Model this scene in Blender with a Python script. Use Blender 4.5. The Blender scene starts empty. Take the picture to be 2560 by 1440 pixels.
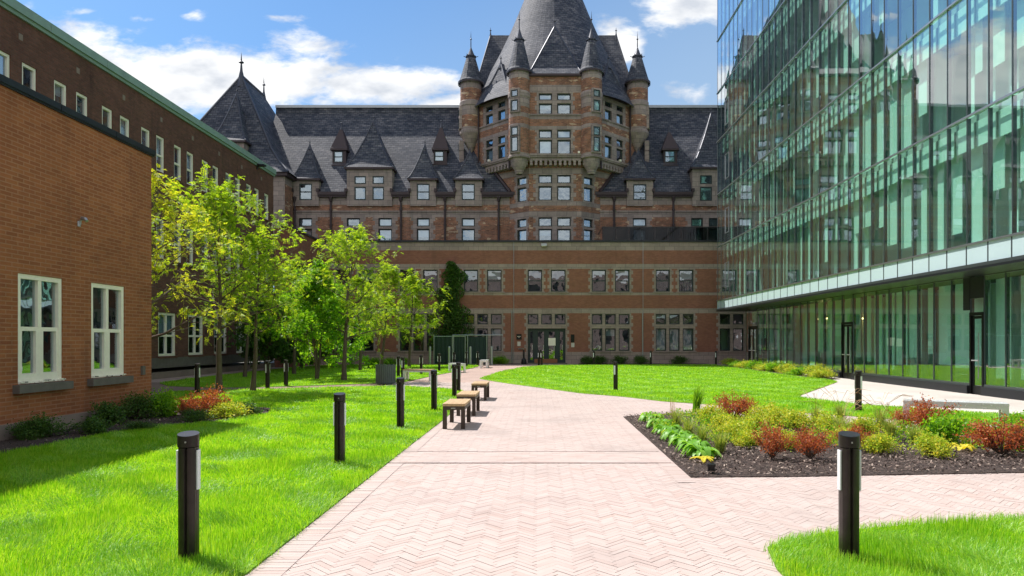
import bpy, math, random
import numpy as np
from mathutils import Vector, Matrix
R = math.radians
random.seed(7)
# ------------------------------------------------------------------ camera, light, exposure
SC = bpy.context.scene
COL = SC.collection
F, VX, VY, CH = 1707.0, 1343.0, 852.0, 1.65      # lens in photo pixels, vanishing point, eye height
cam_d = bpy.data.cameras.new('camera'); cam = bpy.data.objects.new('camera', cam_d); COL.objects.link(cam)
cam.location = (0, 0, CH); cam.rotation_euler = (R(90), 0, 0)
cam_d.sensor_width = 36; cam_d.lens = F / 2560 * 36
cam_d.shift_x = -(VX - 1280) / 2560; cam_d.shift_y = (VY - 720) / 2560
cam_d.clip_start = 0.1; cam_d.clip_end = 3000
SC.camera = cam
SUN = Vector((-0.53, 0.40, 1.0)).normalized()
sl = bpy.data.lights.new('sun', 'SUN'); sl.energy = 3.8; sl.angle = R(0.5); sl.color = (1.0, 0.95, 0.89)
sun = bpy.data.objects.new('sun', sl); COL.objects.link(sun)
sun.rotation_euler = SUN.to_track_quat('Z', 'Y').to_euler(); sun.location = SUN * 60
SC.view_settings.view_transform = 'Standard'; SC.view_settings.look = 'None'
SC.view_settings.exposure = 0.95; SC.view_settings.gamma = 1

def nd(nt, t, **kw):
    n = nt.nodes.new(t)
    for k, v in kw.items(): setattr(n, k, v)
    return n
def setin(nt, sock, v):
    if isinstance(v, bpy.types.NodeSocket): nt.links.new(v, sock)
    elif v is not None:
        if sock.type == 'RGBA' and len(v) == 3: v = (*v, 1)
        sock.default_value = v
def M(nt, op, a, b=None, c=None, clamp=False):
    n = nd(nt, 'ShaderNodeMath', operation=op); n.use_clamp = clamp
    for i, v in enumerate((a, b, c)):
        if v is not None: setin(nt, n.inputs[i], v)
    return n.outputs[0]
def mixc(nt, f, a, b, mode='MIX'):
    n = nd(nt, 'ShaderNodeMix', data_type='RGBA', blend_type=mode)
    setin(nt, n.inputs[0], f); setin(nt, n.inputs[6], a); setin(nt, n.inputs[7], b)
    return n.outputs[2]
def noise(nt, vec, scale, detail=4, rough=.55, dist=0.0, out=0):
    n = nd(nt, 'ShaderNodeTexNoise'); setin(nt, n.inputs['Vector'], vec)
    n.inputs['Scale'].default_value = scale; n.inputs['Detail'].default_value = detail
    n.inputs['Roughness'].default_value = rough; n.inputs['Distortion'].default_value = dist
    return n.outputs[out]
def ramp(nt, f, stops, interp='LINEAR'):
    n = nd(nt, 'ShaderNodeValToRGB'); n.color_ramp.interpolation = interp
    e = n.color_ramp.elements
    while len(e) < len(stops): e.new(0.5)
    for i, (p, c) in enumerate(stops):
        e[i].position = p; e[i].color = (*c, 1) if len(c) == 3 else c
    setin(nt, n.inputs[0], f); return n.outputs[0]
def smooth(nt, x, a, b):
    n = nd(nt, 'ShaderNodeMapRange', interpolation_type='SMOOTHSTEP')
    setin(nt, n.inputs[0], x); n.inputs[1].default_value = a; n.inputs[2].default_value = b
    return n.outputs[0]

# ------------------------------------------------------------------ sky with clouds
W = bpy.data.worlds.new('World'); SC.world = W; W.use_nodes = True
nt = W.node_tree; nt.nodes.clear()
sky = nd(nt, 'ShaderNodeTexSky', sky_type='NISHITA'); sky.sun_disc = False
sky.sun_elevation = math.asin(SUN.z); sky.sun_rotation = math.atan2(SUN.x, SUN.y)
sky.air_density = 1.0; sky.dust_density = 0.6; sky.ozone_density = 2.0
tc = nd(nt, 'ShaderNodeTexCoord'); sp = nd(nt, 'ShaderNodeSeparateXYZ'); nt.links.new(tc.outputs['Generated'], sp.inputs[0])
x, y, z = sp.outputs
ya = M(nt, 'MAXIMUM', M(nt, 'ABSOLUTE', y), 0.08)
u = M(nt, 'DIVIDE', x, ya); v = M(nt, 'DIVIDE', z, ya)
cb = nd(nt, 'ShaderNodeCombineXYZ'); nt.links.new(M(nt, 'MULTIPLY', u, 2.2), cb.inputs[0]); nt.links.new(M(nt, 'MULTIPLY', v, 4.6), cb.inputs[1])
shear = nd(nt, 'ShaderNodeVectorRotate', rotation_type='Z_AXIS'); nt.links.new(cb.outputs[0], shear.inputs[0]); shear.inputs['Angle'].default_value = R(16)
n1 = noise(nt, shear.outputs[0], 2.6, 9, .60, .35); n2 = noise(nt, shear.outputs[0], 9.0, 6, .62, .2)
blobs = [(560, 200, 460, 100, .66), (760, 110, 130, 50, .42), (930, 215, 270, 65, .58), (1735, 25, 150, 75, .62), (1550, 110, 75, 70, .55),
         (1130, 265, 130, 45, .5), (120, 170, 300, 130, .64), (490, 38, 50, 26, .34), (705, 45, 95, 16, .3), (195, 28, 75, 20, .32),
         (340, 48, 70, 16, .27), (240, 95, 120, 40, .42), (1700, 240, 110, 50, .28), (-200, 60, 300, 150, .35), (500, 90, 60, 20, .22)]
mask = None
for (px, py, a, b, s) in blobs:
    du = M(nt, 'DIVIDE', M(nt, 'SUBTRACT', u, (px - VX) / F), a / F); dv = M(nt, 'DIVIDE', M(nt, 'SUBTRACT', v, (VY - py) / F), b / F)
    d2 = M(nt, 'ADD', M(nt, 'MULTIPLY', du, du), M(nt, 'MULTIPLY', dv, dv))
    g = M(nt, 'MULTIPLY', M(nt, 'EXPONENT', M(nt, 'MULTIPLY', d2, -1.0)), s)
    mask = g if mask is None else M(nt, 'MAXIMUM', mask, g)
behind = M(nt, 'MULTIPLY', smooth(nt, M(nt, 'MULTIPLY', y, -1.0), 0.0, .3), .48)   # unseen cloud added behind the viewer to lift and whiten the fill light
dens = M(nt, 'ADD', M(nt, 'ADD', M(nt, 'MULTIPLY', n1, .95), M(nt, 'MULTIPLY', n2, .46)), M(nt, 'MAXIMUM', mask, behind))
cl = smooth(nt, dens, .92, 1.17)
shade = noise(nt, shear.outputs[0], 5.0, 5, .5)
ccol = ramp(nt, shade, [(.34, (4.5, 4.8, 5.3)), (.56, (7.2, 7.25, 7.3))])
# the blue is a little deeper to the upper left, paler low down, as clear air is
pale = smooth(nt, M(nt, 'SUBTRACT', M(nt, 'MULTIPLY', u, .55), M(nt, 'MULTIPLY', v, 1.0)), -.72, -.12)
blue = mixc(nt, 1.0, sky.outputs[0], (.60, .84, 1.0), 'MULTIPLY')
blue = mixc(nt, M(nt, 'MULTIPLY', pale, .7), blue, (3.0, 4.1, 5.4))
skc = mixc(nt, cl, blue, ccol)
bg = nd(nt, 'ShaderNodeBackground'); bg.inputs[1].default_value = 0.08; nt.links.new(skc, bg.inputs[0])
wo = nd(nt, 'ShaderNodeOutputWorld'); nt.links.new(bg.outputs[0], wo.inputs[0])

# ------------------------------------------------------------------ coordinates
def PX(px, Y): return (px - VX) * Y / F
def PZ(py, Y): return CH + (VY - py) * Y / F
def G(px, py):
    Y = F * CH / (py - VY); return (PX(px, Y), Y)

# ------------------------------------------------------------------ mesh building
class MB:
    def __init__(s): s.v = []; s.f = []; s.m = []; s.uv = []
    def face(s, pts, m=0, uv=None):
        i = len(s.v); s.v += [tuple(p) for p in pts]; s.f.append(tuple(range(i, i + len(pts)))); s.m.append(m); s.uv.append(uv)
    def box(s, x0, x1, y0, y1, z0, z1, m=0):
        p = [(x0,y0,z0),(x1,y0,z0),(x1,y1,z0),(x0,y1,z0),(x0,y0,z1),(x1,y0,z1),(x1,y1,z1),(x0,y1,z1)]
        for q in ((0,1,5,4),(1,2,6,5),(2,3,7,6),(3,0,4,7),(4,5,6,7),(3,2,1,0)): s.face([p[k] for k in q], m)
    def fbox(s, fr, u0, u1, n0, n1, z0, z1, m=0):
        """box in a wall frame: fr=(origin, udir, ndir) ; n measured outwards"""
        o, ud, n = fr
        def P(a, b, c): return (o.x + ud.x*a + n.x*b, o.y + ud.y*a + n.y*b, c)
        p = [P(u0,n1,z0),P(u1,n1,z0),P(u1,n0,z0),P(u0,n0,z0),P(u0,n1,z1),P(u1,n1,z1),P(u1,n0,z1),P(u0,n0,z1)]
        for q in ((0,1,5,4),(1,2,6,5),(2,3,7,6),(3,0,4,7),(4,5,6,7),(3,2,1,0)): s.face([p[k] for k in q], m)
    def tube(s, pts, rad, seg=6, m=0, cap=True):
        pts = [Vector(p) for p in pts]; n = len(pts)
        rad = rad if isinstance(rad, (list, tuple)) else [rad] * n
        rings = []; base = None
        for i, p in enumerate(pts):
            d = (pts[min(i+1, n-1)] - pts[max(i-1, 0)])
            d = d.normalized() if d.length > 1e-9 else Vector((0,0,1))
            if base is None: base = d.orthogonal().normalized()
            a = (base - d * base.dot(d))
            a = a.normalized() if a.length > 1e-6 else d.orthogonal().normalized()
            base = a; b = d.cross(a)
            rings.append([p + (a*math.cos(t*2*math.pi/seg) + b*math.sin(t*2*math.pi/seg)) * rad[i] for t in range(seg)])
        i0 = len(s.v)
        for r in rings: s.v += [tuple(q) for q in r]
        for i in range(n-1):
            for k in range(seg):
                a = i0 + i*seg + k; b = i0 + i*seg + (k+1) % seg
                s.f.append((a, b, b+seg, a+seg)); s.m.append(m); s.uv.append(None)
        if cap:
            s.f.append(tuple(i0 + k for k in reversed(range(seg)))); s.m.append(m); s.uv.append(None)
            s.f.append(tuple(i0 + (n-1)*seg + k for k in range(seg))); s.m.append(m); s.uv.append(None)
    def lathe(s, cx, cy, prof, seg=24, mf=0, a0=0.0):
        """prof list of (r, z); mf: int or list per band"""
        for i in range(len(prof)-1):
            (r0, z0), (r1, z1) = prof[i], prof[i+1]
            m = mf[i] if isinstance(mf, (list, tuple)) else mf
            sl = math.hypot(r1-r0, z1-z0); v0 = z0 if abs(z1-z0) > abs(r1-r0) else 0; v1 = v0 + (sl if z1 >= z0 else -sl); rr = max(r0, r1)
            for k in range(seg):
                t0 = a0 + 2*math.pi*k/seg; t1 = a0 + 2*math.pi*(k+1)/seg
                P = lambda r, t, z: (cx + r*math.cos(t), cy + r*math.sin(t), z)
                if r1 < 1e-6: s.face([P(r0,t0,z0),P(r0,t1,z0),P(r1,t0,z1)], m, [(t0*rr,v0),(t1*rr,v0),(t0*rr,v1)])
                elif r0 < 1e-6: s.face([P(r0,t0,z0),P(r1,t1,z1),P(r1,t0,z1)], m, [(t0*rr,v0),(t1*rr,v1),(t0*rr,v1)])
                else: s.face([P(r0,t0,z0),P(r0,t1,z0),P(r1,t1,z1),P(r1,t0,z1)], m, [(t0*rr,v0),(t1*rr,v0),(t1*rr,v1),(t0*rr,v1)])
    def build(s, name, mats, parent=None, smooth=False, off=None):
        me = bpy.data.meshes.new(name)
        vs = s.v
        if off is not None: vs = [(a-off[0], b-off[1], c-off[2]) for a, b, c in vs]
        me.from_pydata(vs, [], s.f); me.update()
        for m in (mats if isinstance(mats, (list, tuple)) else [mats]): me.materials.append(m)
        me.polygons.foreach_set('material_index', s.m)
        uvl = me.uv_layers.new(name='UVMap'); data = [0.0] * (2*len(me.loops))
        for p, uv in zip(me.polygons, s.uv):
            if uv is None:
                n = p.normal
                if abs(n.z) > .97: ua, va = Vector((1,0,0)), Vector((0,1,0))
                else: ua = Vector((-n.y, n.x, 0)).normalized(); va = n.cross(ua)
                for li in p.loop_indices:
                    c = Vector(s.v[me.loops[li].vertex_index]); data[2*li] = c.dot(ua); data[2*li+1] = c.dot(va)
            else:
                for j, li in enumerate(p.loop_indices): data[2*li], data[2*li+1] = uv[j]
        uvl.data.foreach_set('uv', data)
        if smooth: me.polygons.foreach_set('use_smooth', [True]*len(me.polygons))
        o = bpy.data.objects.new(name, me); COL.objects.link(o)
        put(o, parent); return o
def put(o, parent):
    if parent is None: return
    o.parent = parent
    if parent.type == 'EMPTY' and parent.get('_w'): o.matrix_parent_inverse = Matrix.Translation(-parent.location)
def tag(o, label=None, cat=None, group=None, kind=None):
    if label: o['label'] = label
    if cat: o['category'] = cat
    if group: o['group'] = group
    if kind: o['kind'] = kind
    return o
def thing(name, loc, label, cat, group=None, world=False):
    o = bpy.data.objects.new(name, None); COL.objects.link(o); o.location = loc; o.empty_display_size = .3
    tag(o, label, cat, group)
    if world: o['_w'] = 1
    return o
def fast_mesh(name, V, T, mats, parent=None, mi=None):
    """V (n,3) float, T (k,3) int triangles"""
    me = bpy.data.meshes.new(name); V = np.asarray(V, np.float32); T = np.asarray(T, np.int32)
    me.vertices.add(len(V)); me.vertices.foreach_set('co', V.ravel())
    me.loops.add(T.size); me.loops.foreach_set('vertex_index', T.ravel())
    me.polygons.add(len(T)); me.polygons.foreach_set('loop_start', np.arange(0, T.size, 3, dtype=np.int32))
    me.polygons.foreach_set('loop_total', np.full(len(T), 3, np.int32))
    for m in (mats if isinstance(mats, (list, tuple)) else [mats]): me.materials.append(m)
    if mi is not None: me.polygons.foreach_set('material_index', np.asarray(mi, np.int32))
    me.update(calc_edges=True)
    o = bpy.data.objects.new(name, me); COL.objects.link(o); put(o, parent); return o
def copy_tree(o, parent=None):
    c = o.copy(); COL.objects.link(c); c.parent = parent
    for ch in list(o.children): copy_tree(ch, c)
    return c

# ------------------------------------------------------------------ materials
def newmat(name):
    m = bpy.data.materials.new(name); m.use_nodes = True; nt = m.node_tree
    return m, nt, nt.nodes['Principled BSDF']
def bump(nt, b, h, strength=.3, dist=.01):
    n = nd(nt, 'ShaderNodeBump'); n.inputs['Strength'].default_value = strength; n.inputs['Distance'].default_value = dist
    setin(nt, n.inputs['Height'], h); nt.links.new(n.outputs[0], b.inputs['Normal'])
def plain(name, c, rough=.6, metal=0.0, var=.12, scale=6.0, spec=.4):
    m, nt, b = newmat(name); t = nd(nt, 'ShaderNodeTexCoord')
    f = noise(nt, t.outputs['Object'], scale, 5)
    col = mixc(nt, f, tuple(v*(1-var) for v in c), tuple(v*(1+var) for v in c))
    setin(nt, b.inputs['Base Color'], col); b.inputs['Metallic'].default_value = metal
    setin(nt, b.inputs['Roughness'], M(nt, 'ADD', M(nt, 'MULTIPLY', noise(nt, t.outputs['Object'], scale*3, 3), .2), rough-.1))
    b.inputs['Specular IOR Level'].default_value = spec
    return m
def brickmat(name, c1, c2, mort, bw=.21, bh=.07, ms=.009, var=.3, c3=None, c3amt=.0, stain=.25, bstr=.5, tint=None, rough=.85, vscale=.5):
    m, nt, b = newmat(name); uv = nd(nt, 'ShaderNodeUVMap'); uv.uv_map = 'UVMap'; U = uv.outputs[0]
    br = nd(nt, 'ShaderNodeTexBrick'); nt.links.new(U, br.inputs['Vector'])
    for k, val in (('Scale', 1.0), ('Mortar Size', ms), ('Mortar Smooth', .2), ('Bias', 0.0), ('Brick Width', bw), ('Row Height', bh)): br.inputs[k].default_value = val
    setin(nt, br.inputs['Color1'], c1); setin(nt, br.inputs['Color2'], c2); setin(nt, br.inputs['Mortar'], mort)
    col = br.outputs['Color']
    if c3:   # per-brick odd ones in patches
        mp = nd(nt, 'ShaderNodeMapping'); mp.inputs['Scale'].default_value = (1/bw/2, 1/bh/2, 1); nt.links.new(U, mp.inputs[0])
        wn = nd(nt, 'ShaderNodeTexVoronoi', feature='F1'); nt.links.new(mp.outputs[0], wn.inputs['Vector']); wn.inputs['Scale'].default_value = 1.6
        pick = M(nt, 'ADD', nd_sep(nt, wn.outputs['Color']), M(nt, 'MULTIPLY', noise(nt, U, .9, 3), 1.1))
        col = mixc(nt, smooth(nt, pick, 1.5-c3amt, 1.55-c3amt), col, c3)
    t = noise(nt, U, vscale, 6, .65); lo = noise(nt, U, vscale*7, 4, .6)
    f = M(nt, 'ADD', M(nt, 'MULTIPLY', t, .65), M(nt, 'MULTIPLY', lo, .35))
    col = mixc(nt, 1.0, col, ramp(nt, f, [(.28, (1-var,)*3), (.72, (1+var*.5,)*3)]), 'MULTIPLY')
    if stain:
        mp2 = nd(nt, 'ShaderNodeMapping'); mp2.inputs['Scale'].default_value = (1.4, .22, 1); nt.links.new(U, mp2.inputs[0])
        s = smooth(nt, noise(nt, mp2.outputs[0], 1.0, 5, .7), .52, .75)
        col = mixc(nt, M(nt, 'MULTIPLY', s, stain), col, tint or (.05, .045, .04))
    setin(nt, b.inputs['Base Color'], col); b.inputs['Roughness'].default_value = rough
    b.inputs['Specular IOR Level'].default_value = .25
    h = M(nt, 'ADD', M(nt, 'MULTIPLY', M(nt, 'SUBTRACT', 1.0, br.outputs['Fac']), 1.0), M(nt, 'MULTIPLY', noise(nt, U, 45, 3), .35))
    bump(nt, b, h, bstr, .008)
    return m
def nd_sep(nt, c):
    s = nd(nt, 'ShaderNodeSeparateColor'); nt.links.new(c, s.inputs[0]); return s.outputs[0]
def slatemat(name, a, bcol, k=1.0):
    m, nt, b = newmat(name); uv = nd(nt, 'ShaderNodeUVMap'); uv.uv_map = 'UVMap'; U = uv.outputs[0]
    br = nd(nt, 'ShaderNodeTexBrick'); nt.links.new(U, br.inputs['Vector'])
    for kk, val in (('Scale', 1.0), ('Mortar Size', .018), ('Mortar Smooth', .5), ('Bias', 0.0), ('Brick Width', .36), ('Row Height', .21)): br.inputs[kk].default_value = val
    setin(nt, br.inputs['Color1'], a); setin(nt, br.inputs['Color2'], bcol); setin(nt, br.inputs['Mortar'], tuple(v*.35 for v in a))
    mp = nd(nt, 'ShaderNodeMapping'); mp.inputs['Scale'].default_value = (1.0, 4.4, 1); nt.links.new(U, mp.inputs[0])
    st = noise(nt, mp.outputs[0], 1.1, 5, .75); lo = noise(nt, U, .35, 4, .6)
    f = M(nt, 'ADD', M(nt, 'MULTIPLY', st, .7), M(nt, 'MULTIPLY', lo, .3))
    col = mixc(nt, 1.0, br.outputs['Color'], ramp(nt, f, [(.36, (.40, .42, .5)), (.5, (.95, .95, .97)), (.64, (2.1, 1.9, 1.7))]), 'MULTIPLY')
    setin(nt, b.inputs['Base Color'], col); setin(nt, b.inputs['Roughness'], M(nt, 'ADD', M(nt, 'MULTIPLY', st, .25), .6))
    b.inputs['Specular IOR Level'].default_value = .2
    # each course tips out at its lower edge
    sep = nd(nt, 'ShaderNodeSeparateXYZ'); nt.links.new(U, sep.inputs[0])
    saw = M(nt, 'SUBTRACT', 1.0, M(nt, 'FRACT', M(nt, 'DIVIDE', sep.outputs[1], .21)))
    bump(nt, b, M(nt, 'ADD', saw, M(nt, 'MULTIPLY', noise(nt, U, 6, 3), .6)), .8, .03)
    return m
MAT = {}
MAT['brick_near'] = brickmat('orange_brick', (.345, .122, .05), (.265, .09, .04), (.36, .18, .105), bw=.26, bh=.072, ms=.009, var=.34, stain=.4, tint=(.10, .05, .035))
MAT['brick_dark'] = brickmat('dark_brown_brick', (.19, .080, .055), (.13, .056, .04), (.125, .088, .073), ms=.008, var=.42, stain=.55, tint=(.03, .022, .02))
MAT['brick_annex'] = brickmat('red_brown_brick', (.30, .122, .080), (.24, .096, .062), (.20, .12, .10), ms=.008, var=.2, stain=.35, tint=(.10, .055, .045))
MAT['brick_hotel'] = brickmat('old_mixed_brick', (.38, .165, .095), (.19, .088, .06), (.27, .20, .155), bw=.30, bh=.1, ms=.014, var=.6, stain=.35, tint=(.09, .06, .05), c3=(.52, .38, .26), c3amt=.0, vscale=1.6)
MAT['stone'] = brickmat('grey_limestone', (.35, .285, .26), (.25, .205, .19), (.14, .12, .115), bw=.75, bh=.36, ms=.012, var=.35, stain=.6, tint=(.13, .12, .11), bstr=.4, vscale=.8)
MAT['stone_light'] = brickmat('pale_limestone', (.35, .275, .245), (.28, .22, .20), (.16, .13, .12), bw=.7, bh=.3, ms=.01, var=.3, stain=.3, tint=(.12, .105, .09), bstr=.4)
MAT['slate'] = slatemat('dark_slate', (.042, .050, .070), (.095, .10, .118))
MAT['slate_flash'] = plain('dark_flashing', (.05, .055, .075), .45, .3)
MAT['gutter'] = plain('brown_gutter', (.045, .030, .034), .5, .2)
MAT['ridge'] = plain('pale_ridge_metal', (.35, .37, .4), .4, .6)
MAT['copper'] = plain('green_copper', (.22, .32, .28), .6, 0, .18, 2.5)
MAT['dark_metal'] = plain('dark_metal', (.028, .03, .036), .4, .5)
MAT['black_metal'] = plain('black_metal', (.012, .012, .013), .35, .4)
MAT['white_paint'] = plain('white_paint', (.82, .77, .66), .5, 0, .10, 14)
MAT['win_green'] = plain('dark_green_frame', (.02, .034, .034), .45, 0)
MAT['alu'] = plain('aluminium', (.42, .43, .45), .32, .85, .08)
MAT['steel'] = plain('polished_steel', (.78, .78, .80), .12, 1.0, .05)
MAT['galv'] = plain('galvanised_steel', (.38, .40, .42), .4, .7)
MAT['concrete'] = plain('concrete', (.53, .50, .47), .85, 0, .10, 1.5)
MAT['sill'] = plain('weathered_sill_stone', (.13, .115, .10), .85, 0, .35, 5)
MAT['plinth'] = plain('weathered_foundation', (.22, .17, .14), .9, 0, .3, 3)
MAT['inside'] = plain('dark_room', (.035, .038, .04), .9, 0)
MAT['blind'] = plain('window_blind', (.42, .49, .56), .8, 0)
MAT['curtain'] = plain('brown_board', (.24, .10, .05), .8, 0)
MAT['screen'] = plain('insect_screen', (.10, .11, .11), .8, 0)

def glassmat(name, tint, f0=.05, boost=1.3, wav=.0, wscale=.8, refl=(.95, .97, 1), add=.0):
    m = bpy.data.materials.new(name); m.use_nodes = True; nt = m.node_tree; nt.nodes.clear()
    g = nd(nt, 'ShaderNodeNewGeometry'); dp = nd(nt, 'ShaderNodeVectorMath', operation='DOT_PRODUCT')
    nt.links.new(g.outputs['Normal'], dp.inputs[0]); nt.links.new(g.outputs['Incoming'], dp.inputs[1])
    c = M(nt, 'SUBTRACT', 1.0, M(nt, 'ABSOLUTE', dp.outputs['Value']))
    fr = M(nt, 'ADD', M(nt, 'MULTIPLY', M(nt, 'POWER', c, 5.0), boost), f0, clamp=True)
    tr = nd(nt, 'ShaderNodeBsdfTransparent'); setin(nt, tr.inputs[0], tint)
    gl = nd(nt, 'ShaderNodeBsdfAnisotropic'); gl.inputs['Roughness'].default_value = .0; setin(nt, gl.inputs['Color'], refl)
    if wav:
        t = nd(nt, 'ShaderNodeTexCoord'); bp = nd(nt, 'ShaderNodeBump'); bp.inputs['Strength'].default_value = 1; bp.inputs['Distance'].default_value = wav
        nt.links.new(noise(nt, t.outputs['Object'], wscale, 2, .4), bp.inputs['Height']); nt.links.new(bp.outputs[0], gl.inputs['Normal'])
    mx = nd(nt, 'ShaderNodeMixShader'); nt.links.new(fr, mx.inputs[0]); nt.links.new(tr.outputs[0], mx.inputs[1]); nt.links.new(gl.outputs[0], mx.inputs[2])
    o = nd(nt, 'ShaderNodeOutputMaterial'); nt.links.new(mx.outputs[0], o.inputs[0])
    return m
MAT['glass_old'] = glassmat('old_window_glass', (.70, .80, .85), .36, 1.0, .012, 1.3, (.80, .92, 1.0))
MAT['glass_wavy'] = glassmat('wavy_window_glass', (.55, .62, .62), .24, 1.0, .014, 1.1)
MAT['glass_green'] = glassmat('green_curtain_glass', (.66, .97, .86), .29, 2.2, .0035, .55)
MAT['glass_dark'] = glassmat('dark_glass_guard', (.22, .24, .25), .025, .6)
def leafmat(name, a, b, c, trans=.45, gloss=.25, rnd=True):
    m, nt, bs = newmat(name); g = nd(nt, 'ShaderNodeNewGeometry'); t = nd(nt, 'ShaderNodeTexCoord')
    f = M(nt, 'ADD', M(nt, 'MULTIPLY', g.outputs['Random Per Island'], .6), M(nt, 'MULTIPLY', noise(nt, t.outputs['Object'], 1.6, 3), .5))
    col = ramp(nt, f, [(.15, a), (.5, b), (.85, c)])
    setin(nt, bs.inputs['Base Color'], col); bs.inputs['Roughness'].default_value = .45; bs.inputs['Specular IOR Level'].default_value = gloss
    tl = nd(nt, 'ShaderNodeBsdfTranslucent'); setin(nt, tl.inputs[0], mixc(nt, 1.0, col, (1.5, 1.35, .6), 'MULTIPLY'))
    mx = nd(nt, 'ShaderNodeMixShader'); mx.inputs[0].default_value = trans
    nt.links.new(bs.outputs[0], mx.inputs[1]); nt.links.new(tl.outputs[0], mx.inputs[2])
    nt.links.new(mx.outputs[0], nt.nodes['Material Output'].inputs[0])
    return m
MAT['leaf_locust'] = leafmat('locust_leaf', (.11, .24, .015), (.26, .44, .03), (.50, .60, .05), .6)
MAT['leaf_yellow'] = leafmat('yellow_locust_leaf', (.18, .32, .02), (.42, .52, .035), (.66, .64, .07), .6)
MAT['leaf_green'] = leafmat('broad_green_leaf', (.07, .21, .015), (.15, .36, .02), (.30, .52, .03), .55)
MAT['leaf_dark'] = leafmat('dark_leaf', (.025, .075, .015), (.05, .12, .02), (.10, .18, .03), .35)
MAT['leaf_red'] = leafmat('red_barberry_leaf', (.12, .08, .03), (.38, .075, .04), (.55, .20, .08), .38)
MAT['leaf_gold'] = leafmat('gold_shrub_leaf', (.15, .32, .025), (.36, .50, .04), (.68, .58, .09), .42)
MAT['leaf_hosta'] = leafmat('hosta_leaf', (.10, .28, .02), (.18, .42, .035), (.34, .58, .08), .4, .5)
MAT['leaf_lemon'] = leafmat('yellow_hosta_leaf', (.55, .48, .03), (.68, .60, .05), (.75, .68, .12), .35)
MAT['grass_tuft'] = leafmat('tall_grass_leaf', (.14, .22, .04), (.24, .34, .06), (.42, .42, .14), .4)
MAT['grass'] = leafmat('lawn_blade', (.10, .30, .005), (.20, .46, .008), (.42, .60, .06), .5, .7)
_nt = MAT['grass'].node_tree; _b = _nt.nodes['Principled BSDF']; _t = nd(_nt, 'ShaderNodeTexCoord')   # dry and clover patches
_src = _b.inputs['Base Color'].links[0].from_socket; _f = smooth(_nt, noise(_nt, _t.outputs['Object'], .55, 5, .7), .5, .7)
_c = mixc(_nt, M(_nt, 'MULTIPLY', _f, .45), _src, (.33, .56, .09)); _f2 = smooth(_nt, noise(_nt, _t.outputs['Object'], 1.7, 4, .6, .5), .56, .7)
_c = mixc(_nt, M(_nt, 'MULTIPLY', _f2, .5), _c, (.06, .23, .006)); _nt.links.new(_c, _b.inputs['Base Color'])
MAT['seed'] = leafmat('straw_stem', (.35, .2, .1), (.45, .28, .14), (.5, .35, .2), .2)
def barkmat(name, a, b):
    m, nt, bs = newmat(name); t = nd(nt, 'ShaderNodeTexCoord')
    mp = nd(nt, 'ShaderNodeMapping'); mp.inputs['Scale'].default_value = (14, 14, 3); nt.links.new(t.outputs['Object'], mp.inputs[0])
    f = noise(nt, mp.outputs[0], 1.5, 6, .7); setin(nt, bs.inputs['Base Color'], mixc(nt, f, a, b)); bs.inputs['Roughness'].default_value = .9
    bump(nt, bs, f, .6, .01); return m
MAT['bark'] = barkmat('young_bark', (.045, .032, .024), (.15, .105, .08))
# ------------------------------------------------------------------ walls and windows
def wall(mb, fr, u0, u1, z0, z1, ops=(), paint=(), base=0, depth=.22, revm=None):
    o, ud, n = fr
    def P(a, z, d=0.0): return (o.x + ud.x*a - n.x*d, o.y + ud.y*a - n.y*d, z)
    def clip(v, lo, hi): return [q for q in v if lo < q < hi]
    us = sorted(set([u0, u1] + clip([q for r in list(ops)+list(paint) for q in r[:2]], u0, u1)))
    zs = sorted(set([z0, z1] + clip([q for r in list(ops)+list(paint) for q in r[2:4]], z0, z1)))
    us = [q for i, q in enumerate(us) if i == 0 or q - us[i-1] > 1e-4]; zs = [q for i, q in enumerate(zs) if i == 0 or q - zs[i-1] > 1e-4]
    def matat(cu, cz):
        m = base
        for r in paint:
            if r[0] < cu < r[1] and r[2] < cz < r[3]: m = r[4]
        return m
    for i in range(len(us)-1):
        j = 0
        while j < len(zs)-1:
            cu, cz = (us[i]+us[i+1])/2, (zs[j]+zs[j+1])/2
            if any(q[0] < cu < q[1] and q[2] < cz < q[3] for q in ops): j += 1; continue
            mb.face([P(us[i],zs[j]), P(us[i+1],zs[j]), P(us[i+1],zs[j+1]), P(us[i],zs[j+1])], matat(cu, cz)); j += 1
    for (a, b, c, d) in [q[:4] for q in ops]:
        m = revm if revm is not None else matat((a+b)/2, d+.02)
        mb.face([P(a,c), P(a,d), P(a,d,depth), P(a,c,depth)], m); mb.face([P(b,d), P(b,c), P(b,c,depth), P(b,d,depth)], m)
        mb.face([P(a,d), P(b,d), P(b,d,depth), P(a,d,depth)], m); mb.face([P(b,c), P(a,c), P(a,c,depth), P(b,c,depth)], m)
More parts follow.
